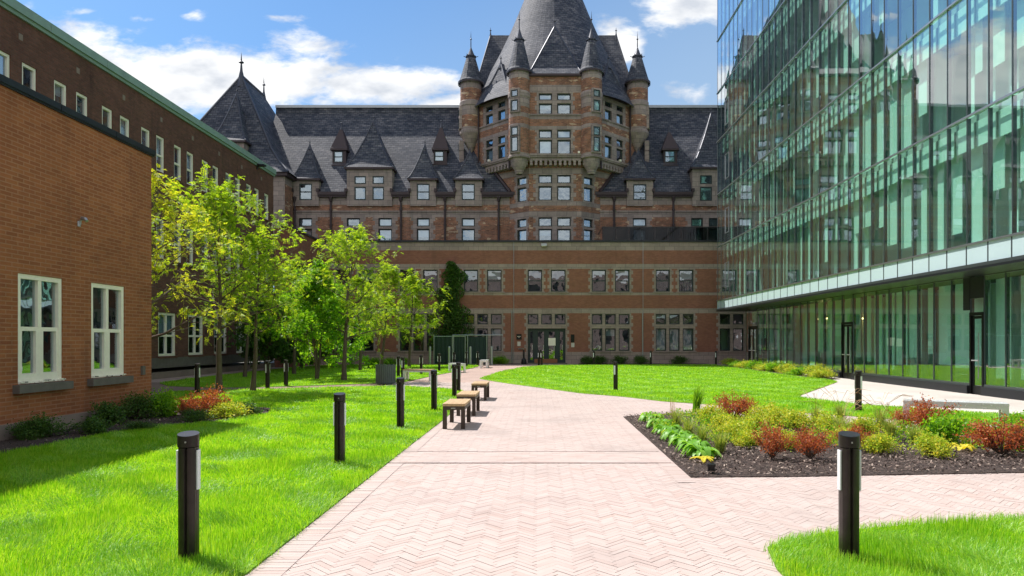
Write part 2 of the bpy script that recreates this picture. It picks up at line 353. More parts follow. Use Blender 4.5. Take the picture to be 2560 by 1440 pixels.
def window(par, fr, a, b, c, d, rails=(.5,), mulls=(), t=.07, rec=.12, mat='win_green', glass='glass_old', blind=None, two=True, bm='blind', backd=.5, sash=False):
    """a..b across, c..d up; rails/mulls as fractions"""
    mb = MB(); e = .004
    def bar(u0, u1, z0, z1, n0, n1): mb.fbox(fr, u0, u1, n0, n1, z0, z1)
    bar(a+e, a+t, c+e, d-e, -rec-.06, -rec+.03); bar(b-t, b-e, c+e, d-e, -rec-.06, -rec+.03)
    bar(a+t, b-t, c+e, c+t, -rec-.06, -rec+.03); bar(a+t, b-t, d-t, d-e, -rec-.06, -rec+.03)
    for r in rails: zc = c + (d-c)*r; bar(a+t, b-t, zc-t*.42, zc+t*.42, -rec-.05, -rec+.015)
    zz = [c+t] + [c + (d-c)*r for r in rails] + [d-t]
    for q in mulls:
        uc = a + (b-a)*q
        for k in range(len(zz)-1): bar(uc-t*.5, uc+t*.5, zz[k]+(t*.42 if k else 0), zz[k+1]-(t*.42 if k < len(zz)-2 else 0), -rec-.05, -rec+.02)
    w = mb.build('window', MAT[mat], par)
    o, ud, n = fr
    def P(q, z, dd): return (o.x + ud.x*q - n.x*dd, o.y + ud.y*q - n.y*dd, z)
    p = MB(); p.face([P(a+t*.5,c+t*.5,rec+.03), P(b-t*.5,c+t*.5,rec+.03), P(b-t*.5,d-t*.5,rec+.03), P(a+t*.5,d-t*.5,rec+.03)])
    p.build('pane', MAT[glass], w)
    if blind:
        p = MB(); h = (d-c)*blind
        p.fbox(fr, a+t, b-t, -rec-.13, -rec-.11, d-t*.6-h+t, d-t*.6); p.build('blind', MAT[bm], w)
    p = MB()
    p.face([P(a,c,backd), P(b,c,backd), P(b,d,backd), P(a,d,backd)])
    for q in ((a,c,a,d),(b,d,b,c),(a,d,b,d),(b,c,a,c)):
        p.face([P(q[0],q[1],.2), P(q[2],q[3],.2), P(q[2],q[3],backd), P(q[0],q[1],backd)])
    p.build('room', MAT['inside'], w)
    return w
def sill(mb, fr, a, b, z, h=.13, out=.07, m=0, over=.12): mb.fbox(fr, a-over, b+over, -.05, out, z-h, z, m)
FX = lambda Y: (Vector((0, Y, 0)), Vector((1, 0, 0)), Vector((0, -1, 0)))       # wall that faces the viewer
FE = lambda X: (Vector((X, 0, 0)), Vector((0, 1, 0)), Vector((1, 0, 0)))        # wall that faces right
FW = lambda X: (Vector((X, 0, 0)), Vector((0, 1, 0)), Vector((-1, 0, 0)))
rnd = random.Random(3)

# ------------------------------------------------------------------ ground
m, nt, b = newmat('earth'); t = nd(nt, 'ShaderNodeTexCoord')
setin(nt, b.inputs['Base Color'], ramp(nt, noise(nt, t.outputs['Object'], .3, 5), [(.3, (.10, .09, .07)), (.7, (.2, .18, .14))])); b.inputs['Roughness'].default_value = .95; MAT['earth'] = m
g = MB(); g.face([(-500,-500,-.03),(500,-500,-.03),(500,500,-.03),(-500,500,-.03)]); tag(g.build('ground', MAT['earth']), kind='structure')
m, nt, b = newmat('clay_paver'); ge = nd(nt, 'ShaderNodeNewGeometry'); t = nd(nt, 'ShaderNodeTexCoord')
q = M(nt, 'ADD', M(nt, 'MULTIPLY', ge.outputs['Random Per Island'], .30), M(nt, 'MULTIPLY', noise(nt, t.outputs['Object'], .9, 6, .65), .8))
pc = ramp(nt, q, [(.2, (.38, .275, .235)), (.45, (.43, .335, .30)), (.65, (.455, .37, .335)), (.85, (.41, .295, .25))])
setin(nt, b.inputs['Base Color'], mixc(nt, M(nt, 'MULTIPLY', smooth(nt, noise(nt, t.outputs['Object'], .55, 7, .65), .48, .68), .55), pc, (.31, .25, .225)))
b.inputs['Roughness'].default_value = .75; bump(nt, b, noise(nt, t.outputs['Object'], 40, 3), .25, .004); MAT['paver'] = m
m, nt, b = newmat('paver_bed'); t = nd(nt, 'ShaderNodeTexCoord')
mp = nd(nt, 'ShaderNodeMapping'); mp.inputs['Rotation'].default_value = (0, 0, R(45)); nt.links.new(t.outputs['Object'], mp.inputs[0])
br = nd(nt, 'ShaderNodeTexBrick'); nt.links.new(mp.outputs[0], br.inputs[0])
for k, val in (('Scale', 1.0), ('Mortar Size', .006), ('Brick Width', .24), ('Row Height', .08)): br.inputs[k].default_value = val
setin(nt, br.inputs['Color1'], (.42, .315, .275)); setin(nt, br.inputs['Color2'], (.37, .265, .225)); setin(nt, br.inputs['Mortar'], (.24, .15, .125))
sy = nd(nt, 'ShaderNodeSeparateXYZ'); nt.links.new(t.outputs['Object'], sy.inputs[0])
far = smooth(nt, sy.outputs[1], 27.0, 27.2)
base = mixc(nt, far, (.22, .145, .115), br.outputs[0])
setin(nt, b.inputs['Base Color'], mixc(nt, 1.0, base, ramp(nt, noise(nt, t.outputs['Object'], .5, 6, .6), [(.3, (.8, .78, .78)), (.7, (1.1, 1.08, 1.05))]), 'MULTIPLY'))
b.inputs['Roughness'].default_value = .8; MAT['paver_bed'] = m

LAWN_L = [(-2.6,2.2),(-2.25,4.0),(-2.04,4.8),(-2.03,6),(-2.0,9.8),(-1.95,13.7),(-1.95,15.5),(-2.0,18.5),(-2.15,20.6),(-2.46,22.4),(-3.4,23.7),(-4.95,24.6),(-6.5,24.4),(-7.9,23.7),(-9.4,22.9),(-11.0,22.3),(-11.6,21.4),(-11.0,20.2),(-10.2,18.2),(-9.6,16.2),(-8.7,15.4),(-8.7,2.2)]
LAWN_FL = [(-5.3,27.2),(-6.8,25.9),(-8,25.1),(-9.8,24.2),(-11.5,24.0),(-13.4,24.8),(-14.6,26.4),(-15.0,29),(-15.0,33),(-14.9,41.5),(-13.9,46.4),(-10,46.6),(-5.5,46.3),(-3.9,45.6),(-3.75,43.3),(-4.2,37.6),(-4.75,33.2),(-5.1,29.3)]
LAWN_R = [(-2.5,29.6),(-1.97,36.1),(-.9,42.4),(.4,44.8),(2.4,46.0),(6,46.5),(9.5,46.6),(12.0,46.4),(12.0,42),(11.9,32.4),(12.1,29.7),(12.3,28.3),(11.9,27.1),(10.2,24.3),(7.95,20.6),(7.55,19.7),(8.0,18.1),(8.57,17.07),(9.75,15.74),(10.6,14.8),(13.1,12.6),(13.1,9.8),(11.5,11.2),(9.2,12.95),(8.3,13.7),(7.4,14.3),(6.94,14.75),(5.93,15.65),(5.46,16.4),(4.4,17.6),(3.4,18.5),(2.54,20),(1.33,21.4),(-.04,24.1),(-1.4,26.8)]
LAWN_FR = [(1.7,2.4),(1.72,4.9),(1.82,5.4),(2.1,5.62),(2.52,5.83),(3.2,6.02),(4.45,6.25),(7,6.6),(13,7.3),(13,2.4)]
BED_R = [(1.86,14.75),(1.84,8.2),(3.2,8.25),(6.06,8.5),(9.5,8.95),(13.0,9.5),(10.2,11.7),(8.4,12.3),(6.85,12.9),(5.2,14.2),(3.4,15.5),(2.6,15.3)]
BED_L = [(-8.7,3.5),(-7.9,3.5),(-7.78,8),(-7.6,10.5),(-7.55,12.0),(-7.2,13.0),(-6.3,13.9),(-6.0,15.2),(-6.4,16.4),(-7.6,17.0),(-9.3,16.9),(-9.3,15.42),(-8.7,15.42)]
BED_G = [(12.02,44.0),(12.02,42),(11.95,32.4),(12.15,29.9),(12.35,28.8),(12.9,29.1),(12.95,44)]
BED_F = [(-3.3,48.75),(-3.3,47.9),(-1.2,47.9),(-1.2,48.75)]
BED_F2 = [(3.0,48.75),(3.0,47.8),(12.0,47.8),(12.0,48.75)]
PLAZA = [(12.36,28.7),(12.97,29.05),(12.97,44.2),(13.35,44.2),(13.35,6.0),(13.12,6.0),(13.12,12.65),(10.63,14.83),(9.78,15.77),(8.6,17.1),(8.03,18.13),(7.6,19.7),(8.0,20.55),(10.23,24.22),(11.95,27.05)]
def inpoly(X, Y, P):
    X = np.asarray(X); Y = np.asarray(Y); r = np.zeros(X.shape, bool); n = len(P)
    for i in range(n):
        x0, y0 = P[i]; x1, y1 = P[(i+1) % n]
        c = (y0 > Y) != (y1 > Y); r ^= c & (X < (x1-x0)*(Y-y0)/((y1-y0) if y1 != y0 else 1e-9) + x0)
    return r
def sheet(name, P, z, mat, kind='structure', edge=.03):
    a = sum(P[i][0]*P[(i+1)%len(P)][1]-P[(i+1)%len(P)][0]*P[i][1] for i in range(len(P)))
    if a < 0: P = P[::-1]
    s = MB(); s.face([(x, y, z) for x, y in P])
    for i in range(len(P)):
        (x0,y0),(x1,y1) = P[i], P[(i+1)%len(P)]; s.face([(x0,y0,z-edge),(x1,y1,z-edge),(x1,y1,z),(x0,y0,z)])
    o = s.build(name, mat); bpy.context.view_layer.update(); return tag(o, kind=kind)
sheet('paving', [(-16.5,1.5),(13.4,1.5),(13.4,46.2),(30,46.2),(30,48.8),(-15.5,48.8),(-15.5,42.7),(-16.5,42.7)], 0.0, MAT['paver_bed'], edge=.02)
m, nt, b = newmat('turf'); t = nd(nt, 'ShaderNodeTexCoord')
setin(nt, b.inputs['Base Color'], ramp(nt, M(nt, 'ADD', M(nt,'MULTIPLY',noise(nt, t.outputs['Object'], .8, 4),.5), M(nt,'MULTIPLY',noise(nt, t.outputs['Object'], 25, 4),.5)), [(.3, (.11, .26, .006)), (.5, (.17, .36, .008)), (.7, (.24, .44, .012))]))
b.inputs['Roughness'].default_value = .9; bump(nt, b, noise(nt, t.outputs['Object'], 60, 3), 1, .03); MAT['turf'] = m
for P in (LAWN_L, LAWN_FL, LAWN_R, LAWN_FR): sheet('lawn', P, .022, MAT['turf'])
m, nt, b = newmat('bark_mulch'); t = nd(nt, 'ShaderNodeTexCoord')
f = noise(nt, t.outputs['Object'], 30, 5, .7)
setin(nt, b.inputs['Base Color'], ramp(nt, f, [(.35, (.02, .013, .011)), (.55, (.06, .038, .03)), (.72, (.14, .09, .07))])); b.inputs['Roughness'].default_value = .95
bump(nt, b, f, 1, .03); MAT['mulch'] = m
sheet('mulch_bed', BED_R, .016, MAT['mulch'], edge=.05); sheet('mulch_bed', BED_L, .036, MAT['mulch'], edge=.05)
for P in (BED_G, BED_F, BED_F2): sheet('mulch_bed', P, .03, MAT['mulch'])
m, nt, b = newmat('pale_concrete'); t = nd(nt, 'ShaderNodeTexCoord')
f = M(nt, 'ADD', M(nt,'MULTIPLY',noise(nt, t.outputs['Object'], .6, 5),.6), M(nt,'MULTIPLY',noise(nt, t.outputs['Object'], 9, 5),.4))
setin(nt, b.inputs['Base Color'], ramp(nt, f, [(.35, (.40, .36, .32)), (.65, (.50, .46, .415))])); b.inputs['Roughness'].default_value = .85; MAT['plaza'] = m
sheet('plaza', PLAZA, .014, MAT['plaza'])
# herringbone clay pavers, each one a face of the paving's top layer
def pavers():
    w, n = .052, 4; L = w*n; gp = .0024; out = []
    c, s = math.cos(R(45)), math.sin(R(45)); N = int(34/w)
    ii, jj = np.meshgrid(np.arange(-N, N), np.arange(-N, N), indexing='ij'); ii = ii.ravel(); jj = jj.ravel()
    d = (ii - jj) % (2*n)
    H = d == 0; V = d == 2*n-1
    rects = [np.stack([ii[H]*w, jj[H]*w, ii[H]*w+L, jj[H]*w+w], 1), np.stack([ii[V]*w, jj[V]*w, ii[V]*w+w, jj[V]*w+L], 1)]
    r = np.concatenate(rects); rs = np.random.RandomState(1); r = r + rs.uniform(-.0012, .0012, r.shape)
    q = np.stack([r[:,0]+gp*.5, r[:,1]+gp*.5, r[:,2]-gp*.5, r[:,1]+gp*.5, r[:,2]-gp*.5, r[:,3]-gp*.5, r[:,0]+gp*.5, r[:,3]-gp*.5], 1).reshape(-1, 4, 2)
    X = q[...,0]*c - q[...,1]*s; Y = q[...,0]*s + q[...,1]*c + 14
    cx, cy = X.mean(1), Y.mean(1)
    ok = (cy > 3.2) & (cy < 27.1) & (cx > -5.6) & (cx < 13.2)
    X, Y, cx, cy = X[ok], Y[ok], cx[ok], cy[ok]
    ok = cy > 0
    for P in (LAWN_L, LAWN_FL, LAWN_R, LAWN_FR, BED_R, BED_L, PLAZA, BED_G):
        dd = .14; ok &= ~(inpoly(cx+dd, cy, P) & inpoly(cx-dd, cy, P) & inpoly(cx, cy+dd, P) & inpoly(cx, cy-dd, P))
    X, Y = X[ok], Y[ok]
    # soldier courses along the long edges and the cross band
    bx, by = [], []
    def add(x0, x1, y0, y1): bx.append([x0,x1,x1,x0]); by.append([y0,y0,y1,y1])
    yy = 3.2
    while yy < 19:
        if not 9.13 < yy < 10.06:
            x0 = -2.06 + .0
            add(-2.05, -1.79, yy, yy+.058)
        if 7.9 < yy < 14.6: add(1.63, 1.84, yy, yy+.058)
        yy += .062
    for k, yb in enumerate(np.arange(9.19, 10.04, .105)):
        xx = -2.2 + (.11 if k % 2 else 0)
        while xx < 1.8: add(xx, min(xx+.216, 1.82), yb, yb+.10); xx += .22
    X = np.concatenate([X, np.array(bx)]); Y = np.concatenate([Y, np.array(by)])
    n_ = len(X); zz = .004 + rs.uniform(0, .0022, (n_, 1)) + np.zeros((n_, 4)); zz[n_-len(bx):] += .0045
    Vv = np.stack([X, Y, zz], 2).reshape(-1, 3); k = np.arange(n_)[:, None]*4
    T = np.concatenate([k + [0,1,2], k + [0,2,3]], 1).reshape(-1, 3)
    tag(fast_mesh('brick_pavers', Vv, T, MAT['paver']), kind='structure')
pavers()
for yy in (10.115, 9.165): sheet('paving_joint', [(-2.0, yy), (1.8, yy), (1.8, yy+.014), (-2.0, yy+.014)], .0125, MAT['mulch'], edge=.01)

# ------------------------------------------------------------------ near brick building, left
NBX = -8.7
nb = thing('brick_building', (NBX, 9, 0), 'orange brick building with white sash windows and black roof edge, nearest on the left', 'building', world=True)
fr = FE(NBX); wm = MB()
wins = [(11.44, 12.52, .92, 2.79), (13.32, 14.40, .92, 2.79), (9.56, 10.64, .92, 2.79), (7.6, 8.7, .92, 2.79)]
wall(wm, fr, 1.0, 15.4, .28, 5.80, wins, base=0, depth=.2)
wm.face([(NBX,15.4,.45),(-16.4,15.4,.45),(-16.4,15.4,5.80),(NBX,15.4,5.80)], 0)
wm.face([(-16.4,1,.45),(NBX,1,.45),(NBX,1,5.80),(-16.4,1,5.80)], 0)
wm.build('wall', [MAT['brick_near']], nb)
p = MB(); p.box(-16.4, NBX+.07, .95, 15.44, -.02, .28); p.build('foundation', MAT['plinth'], nb)
p = MB(); p.box(-16.3, NBX-.03, 1.05, 15.35, 5.6, 5.74); p.build('roof', MAT['dark_metal'], nb)
p = MB()
for k in range(9):
    a = 1.0 + k*1.63; b_ = min(a + 1.615, 15.47)
    p.box(NBX-.25, NBX+.06, a, b_, 5.835, 5.95)
p.box(NBX-.2, NBX+.04, .9, 15.45, 5.801, 5.834); p.build('roof_edge', MAT['dark_metal'], nb)
for (a, b_, c, d) in wins:
    w = window(nb, fr, a, b_, c, d, rails=(.5,), mulls=(.5,), t=.085, rec=.05, mat='white_paint', glass='glass_old', blind=None)
    q = MB()
    for uu in (a+.085, (a+b_)/2+.045): q.fbox(fr, uu, uu+.38, -.16, -.155, c+.1, c+(d-c)*.5)
    # inner sash stiles and peeling bottom rail
    q2 = MB()
    for s0, s1 in ((a+.085, (a+b_)/2-.042), ((a+b_)/2+.042, b_-.085)):
        q2.fbox(fr, s0, s0+.045, -.11, -.03, c+.08, c+(d-c)*.49); q2.fbox(fr, s1-.045, s1, -.11, -.03, c+.08, c+(d-c)*.49)
        q2.fbox(fr, s0+.045, s1-.045, -.11, -.03, c+.085, c+.17)
    q2.build('sash', MAT['white_paint'], w)
    q3 = MB(); rr = random.Random(int(a*10)); q3.fbox(fr, a+.01, b_-.01, -.04, .004, c+.001, c+.03)
    for i in range(26):
        uu = rr.uniform(a-.01, b_); zz = c + rr.uniform(.0, .025); q3.fbox(fr, uu, uu+rr.uniform(.02,.09), -.02, .022+rr.uniform(0,.01), zz, zz+rr.uniform(.008,.025), rr.choice((0,0,1)))
    q3.build('peeling_paint', [MAT['white_paint'], MAT['sill']], w)
    s = MB(); sill(s, fr, a, b_, c-.01, .14, .12); s.build('sill', MAT['sill'], nb)
    q = MB(); q.fbox(fr, a+.05, b_-.05, -.32, -.31, c+.02, d-.02); q.build('screen', MAT['screen'], w)
# wall camera and tap on it
def wallcam(x, y, z, label):
    t = thing('security_camera', (x, y, z), label, 'camera')
    q = MB(); q.tube([(0,0,-.06),(.03,0,-.06),(.04,0,.02),(.10,-.0,.045)], .02, 8); q.lathe(0,0,[(0,-.1),(.035,-.1),(.035,.0),(0,.0)], 10); q.build('bracket', MAT['galv'], t)
    q = MB(); q.tube([(.08,-.02,.05),(.16,-.05,.03),(.2,-.06,-.01)], [.035,.035,.03], 10); q.build('housing', MAT['galv'], t)
wallcam(NBX, 12.95, PZ(553, 12.95), 'small grey camera on the orange brick wall above the white windows')
q = MB(); q.box(NBX, NBX+.05, 14.98, 15.08, PZ(937,15), PZ(915,15)); o = q.build('outlet_box', MAT['sill']); tag(o, 'small grey outlet box low on the orange brick wall near its corner', 'box')

# ------------------------------------------------------------------ dark brown brick building, far left
DX = -16.5; DY1 = 42.7; DT = 12.35
db = thing('brick_building', (DX, 28, 0), 'long dark brown brick building with green copper roof edge behind the orange one', 'building', world=True)
fr = FE(DX); ops = []; small = []
def row(y0, w, n, per, z0, z1): return [(y0 + per*k, y0 + per*k + w, z0, z1) for k in range(n)]
top = row(20.75-2.57, .65, 10, 2.57, 9.03, 10.6) + row(21.87-2.57, .65, 9, 2.57, 9.03, 10.6)
mid = row(20.75-2.57, .65, 10, 2.57, 5.25, 7.0) + row(21.87-2.57, .65, 9, 2.57, 5.25, 7.0)
low = row(19.45, 1.45, 9, 2.57, .97, 2.9)
wm = MB(); wall(wm, fr, 2.0, DY1, .9, DT-.3, top+mid+low, paint=[(2, DY1, 2.95, 3.15, 1), (2, DY1, 8.86, 8.95, 0)], depth=.2)
wm.face([(DX,DY1,.9),(-30,DY1,.9),(-30,DY1,DT-.3),(DX,DY1,DT-.3)], 0)
wm.face([(-30,2,.9),(DX,2,.9),(DX,2,DT-.3),(-30,2,DT-.3)], 0)
wm.build('wall', [MAT['brick_dark'], MAT['brick_dark']], db)
p = MB(); p.box(-30, DX+.1, 2.0, DY1+.03, -.02, .28); p.build('foundation', MAT['plinth'], db)
p = MB(); p.box(-30, DX+.035, 2.0, DY1+.015, .45, .9); p.build('base_course', MAT['sill'], db)
p = MB(); p.box(-30, DX-.2, 2, DY1, DT-.35, DT-.25); p.build('roof', MAT['dark_metal'], db)
p = MB()
for k in range(14): p.box(DX-.3, DX+.14, 2+k*3.0, min(2+k*3.0+2.985, DY1+.12), DT-.3, DT)
p.box(DX-.25, DX+.07, 2, DY1+.08, DT-.42, DT-.301); p.build('roof_edge', MAT['copper'], db)
for (a, b_, c, d) in top+mid: window(db, fr, a, b_, c, d, rails=(.47,), t=.095, rec=.07, mat='white_paint', blind=rnd.choice((None, .5, .3, None)), two=False)
for (a, b_, c, d) in low: window(db, fr, a, b_, c, d, rails=(.47,), mulls=(.5,), t=.11, rec=.07, mat='white_paint', blind=rnd.choice((None, .5)))
p = MB()
for (a, b_, c, d) in top+mid+low: sill(p, fr, a, b_, c-.003, .09, .06, 0, .04)
p.build('sill', MAT['brick_dark'], db)
rr = random.Random(5)
for k in range(9):      # patched anchor marks with rust streaks under the parapet
    y_ = 19.0 + k*2.72; q = MB()
    q.box(DX, DX+.012, y_, y_+.17, 11.25, 11.45, 0); q.build('wall_patch', MAT['plinth'], db)
q = MB(); q.box(DX, DX+.5, 40.0, 40.35, DT-.42, DT-.34); q.box(DX, DX+.06, 40.1, 40.25, DT-.6, DT-.42); tag(q.build('floodlight', MAT['dark_metal']), 'dark floodlight fixed under the green copper roof edge', 'floodlight')

# ------------------------------------------------------------------ two storey annex in front of the hotel
AY = 48.8; AT = PZ(605, AY); AX0 = -15.5; AX1 = 30.0
ax = thing('brick_annex', (0, AY, 0), 'two storey red brown brick annex with pale stone bands and entrance doors', 'building', world=True)
fr = FX(AY); Xa = lambda px: PX(px, AY); Za = lambda py: PZ(py, AY)
zst = {k: Za(k) for k in (605, 626, 660, 672, 731, 738, 771, 783, 811, 821, 877, 880)}
ops, paint, w2, w1 = [], [], [], []
B = 1; BIG = (AX0-1, AX1+1)
paint += [(*BIG, zst[626], AT+1, B), (*BIG, zst[672]+.0, zst[660], B), (*BIG, zst[738], zst[731], B), (*BIG, zst[783], zst[771], B), (*BIG, -1, zst[880], 2)]
bay = Xa(1479)-Xa(1319)
def quoin(a, b_, z0, z1, w=.12):
    k = 0; z = z0
    while z < z1 - .01:
        e = w + (.13 if k % 2 else 0.0); zz = min(z+.26, z1)
        paint.append((a-e, b_+e, z, zz, B)); z = zz; k += 1
for k in range(-6, 7):
    for (p0, p1) in ((1319.5, 1355), (1377.5, 1414)):
        a = Xa(p0)+k*bay; b_ = Xa(p1)+k*bay
        if a < AX0+.3 or b_ > AX1-.3: continue
        w2.append((a, b_, zst[731]+.05, zst[672]-.06)); quoin(a, b_, zst[731], zst[672])
    x0 = Xa(1319.5)+k*bay; x1 = Xa(1414)+k*bay
    if x0 < AX0+.3 or x1 > AX1-.3: continue
    quoin(x0, x1, zst[880], zst[783])
    ws = [(Xa(p0)+k*bay, Xa(p1)+k*bay) for p0, p1 in ((1319.5, 1346), (1353, 1379.5), (1387, 1414))]
    for (a, b_) in ws:
        w1.append((a, b_, zst[811], zst[783]-.06, 't', k))
        if k != 0: w1.append((a, b_, zst[877], zst[821], 'm', k))
DOORZ = zst[821]; door = (Xa(1319.5), Xa(1414), .06, DOORZ)
ops = w2 + w1 + [door]
wm = MB(); wall(wm, fr, AX0, AX1, 0, AT, ops, paint, 0, .25, revm=1)
# left return towards the viewer
fl = FE(AX0); sw = [(43.6, 44.4), (45.2, 46.0)]
ops2 = [(a, b_, zst[731]+.05, zst[672]-.06) for a, b_ in sw] + [(a, b_, zst[877], zst[783]) for a, b_ in sw]
wall(wm, fl, 42.7, AY, 0, AT, ops2, [q for q in paint if q[0] < -16], 0, .25, revm=1)
wm.face([(-16.45,42.72,0),(AX0,42.72,0),(AX0,42.72,AT),(-16.45,42.72,AT)], 0)
wm.build('wall', [MAT['brick_annex'], MAT['stone_light'], MAT['stone_light']], ax)
p = MB(); p.box(AX0-.5, AX1, AY-.10, AY+.25, AT, AT+.12); p.box(AX0-.5, AX0+.10, 42.7, AY-.10, AT, AT+.12); p.build('roof_edge', MAT['dark_metal'], ax)
p = MB(); p.box(-30, AX1, AY+.05, 53.5, AT-.5, AT-.35); p.box(-30, AX0-.05, 42.75, AY+.05, AT-.5, AT-.35); p.build('roof', MAT['dark_metal'], ax)
p = MB()
for (a, b_, c, d) in w2: sill(p, fr, a, b_, c, .10, .05, 0, .22)
for k in range(-5, 7):
    x0 = Xa(1319.5)+k*bay; x1 = Xa(1414)+k*bay
    if x1 < AX1-.3 and k: p.fbox(fr, x0-.2, x1+.2, -.1, .06, zst[877]-.1, zst[877]); 
p.build('sill', MAT['stone_light'], ax)
for i, (a, b_, c, d) in enumerate(w2):
    window(ax, fr, a, b_, c, d, rails=(.5,), t=.075, rec=.16, glass='glass_wavy', blind=rnd.choice((None, None, .45, .25)))
for (a, b_, c, d, kind, k) in w1:
    window(ax, fr, a, b_, c, d, rails=(), t=.07, rec=.16, glass='glass_wavy', blind=(.97 if (k == 2 and kind == 'm') else (None if kind == 't' else rnd.choice((None, None, .35)))))
for (a, b_, c, d) in ops2: window(ax, fl, a, b_, c, d, rails=(.5,), t=.07, rec=.16, glass='glass_wavy')
# entrance doors in their recess
e = MB(); a, b_, c, d = door; n0 = -.22
for (u0, u1) in ((a, a+.13), (b_-.13, b_), (Xa(1334), Xa(1343)), (Xa(1362), Xa(1370.5)), (Xa(1389), Xa(1398))): e.fbox(fr, u0, u1, n0-.06, n0, c, d-.12)
e.fbox(fr, a, b_, n0-.06, n0+.02, d-.12, d)
ed = e.build('door_frame', MAT['win_green'], ax)
for (u0, u1) in ((a+.13, Xa(1334)), (Xa(1343), Xa(1362)), (Xa(1370.5), Xa(1389)), (Xa(1398), b_-.13)):
    q = MB()
    q.fbox(fr, u0+.006, u1-.006, n0-.05, n0-.012, c, c+.24); q.fbox(fr, u0+.006, u1-.006, n0-.05, n0-.012, d-.24, d-.125)
    q.fbox(fr, u0+.006, u0+.06, n0-.05, n0-.012, c+.24, d-.24); q.fbox(fr, u1-.06, u1-.006, n0-.05, n0-.012, c+.24, d-.24)
    dd = q.build('door', MAT['win_green'], ax)
    q = MB(); q.face([(u0+.06, AY-n0+.03, c+.24), (u1-.06, AY-n0+.03, c+.24), (u1-.06, AY-n0+.03, d-.24), (u0+.06, AY-n0+.03, d-.24)]); q.build('pane', MAT['glass_wavy'], dd)
    q = MB(); q.fbox(fr, u1-.1, u1-.07, n0-.01, n0+.04, 1.0, 1.35); q.build('handle', MAT['alu'], dd)
q = MB(); q.face([(a, AY+1.2, 0), (b_, AY+1.2, 0), (b_, AY+1.2, d), (a, AY+1.2, d)])
for uu in (a, b_): q.face([(uu, AY+.25, 0), (uu, AY+1.2, 0), (uu, AY+1.2, d), (uu, AY+.25, d)])
q.build('vestibule', MAT['inside'], ax)
q = MB(); q.box(a-.1, b_+.1, AY-.35, AY+.2, 0, .07); q.build('doorstep', MAT['sill'], ax)
q = MB(); q.fbox(fr, Xa(1371), Xa(1389), n0+.004, n0+.012, Za(864), Za(845)); tag(q.build('notice', MAT['white_paint']), 'white paper notice taped to the entrance door glass', 'notice')
q = MB(); q.box(Xa(1336), Xa(1393), AY-.30, AY-.24, .08, .36)
o = q.build('planter_board', MAT['curtain']); tag(o, 'low brown board in front of the entrance doors', 'board')
for z_ in (7.2,):  # thin expansion joint and conduits
    for px in (1284.5, 1607.5):
        q = MB(); q.tube([(Xa(px), AY-.02, .3), (Xa(px), AY-.02, AT)], .018, 6); q.build('conduit', MAT['galv'], ax)
q = MB(); q.tube([(Xa(1284)-.12, AY-.06, .1), (Xa(1284)-.12, AY-.06, 3.8)], .035, 8); q.tube([(Xa(1606), AY-.06, .1), (Xa(1606), AY-.06, 3.6)], .03, 8); q.build('conduit', MAT['galv'], ax)
# signs by the door
def textobj(body, size, loc, mat, par, name='lettering'):
    cu = bpy.data.curves.new(name, 'FONT'); cu.body = body; cu.size = size; cu.extrude = .002; cu.align_x = 'CENTER'; cu.align_y = 'CENTER'
    o = bpy.data.objects.new(name, cu); COL.objects.link(o); o.rotation_euler = (R(90), 0, 0); o.location = loc
    cu.materials.append(mat); put(o, par); return o
def plaque(name, p0, p1, q0, q1, mat, label, cat, thick=.03):
    s = MB(); s.box(Xa(p0), Xa(p1), AY-thick, AY, Za(q1), Za(q0)); return tag(s.build(name, mat), label, cat)
s = thing('sign', (Xa(1297.5), AY, Za(842)), 'small black sign with white lettering left of the entrance', 'sign')
q = MB(); w_, h_ = (Xa(1304)-Xa(1291))/2, (Za(835)-Za(849))/2; q.box(-w_, w_, -.03, 0, -h_, h_); q.build('panel', MAT['black_metal'], s)
q = MB()   # short white strokes: too small in the photograph to be read
q.box(-.11, -.07, -.035, -.03, .0, .05); q.box(-.06, .12, -.035, -.03, .01, .04); q.box(-.05, .05, -.035, -.03, -.06, -.04); q.build('lettering', MAT['white_paint'], s)
plaque('notice', 1293.5, 1301.5, 854, 865, MAT['concrete'], 'pale paper notice under the small black sign', 'notice', .01)
plaque('intercom', 1427, 1436, 836, 856, MAT['black_metal'], 'black intercom panel right of the entrance doors', 'intercom', .05)
plaque('notice', 1428, 1436, 857, 868, MAT['concrete'], 'pale paper notice under the black intercom', 'notice', .01)
t = thing('wall_light', (Xa(1360), AY, Za(613)), 'grey floodlight on the stone band above the entrance', 'light')
q = MB(); q.box(-.2, .2, -.28, -.05, -.08, .09); q.build('housing', MAT['galv'], t); q = MB(); q.box(-.05, .05, -.05, 0, -.05, .05); q.build('bracket', MAT['dark_metal'], t)
q = MB(); q.box(-.17, .17, -.26, -.07, -.10, -.08); q.build('lens', MAT['white_paint'], t)
t = thing('ashtray_post', (Xa(1310), AY-.7, 0), 'black bottle shaped ashtray post beside the entrance', 'ashtray')
q = MB(); q.lathe(0, 0, [(0,0),(.2,0),(.2,.1),(.17,.3),(.07,.45),(.05,.9),(.07,.95),(.05,1.02),(0,1.03)], 16); q.build('body', MAT['black_metal'], t, smooth=False)
for k in range(4):
    q = MB(); q.lathe(Xa(1297+3.5*k), AY-.1, [(0, 1.04), (.035, 1.04), (.045, 1.1), (0, 1.13)], 8); tag(q.build('pipe_cap', MAT['galv']), 'small grey pipe cap low on the wall, ' + ['farthest left of four', 'second from the left of four', 'third from the left of four', 'nearest to the doors of four'][k], 'pipe cap', 'pipe caps left of the entrance')
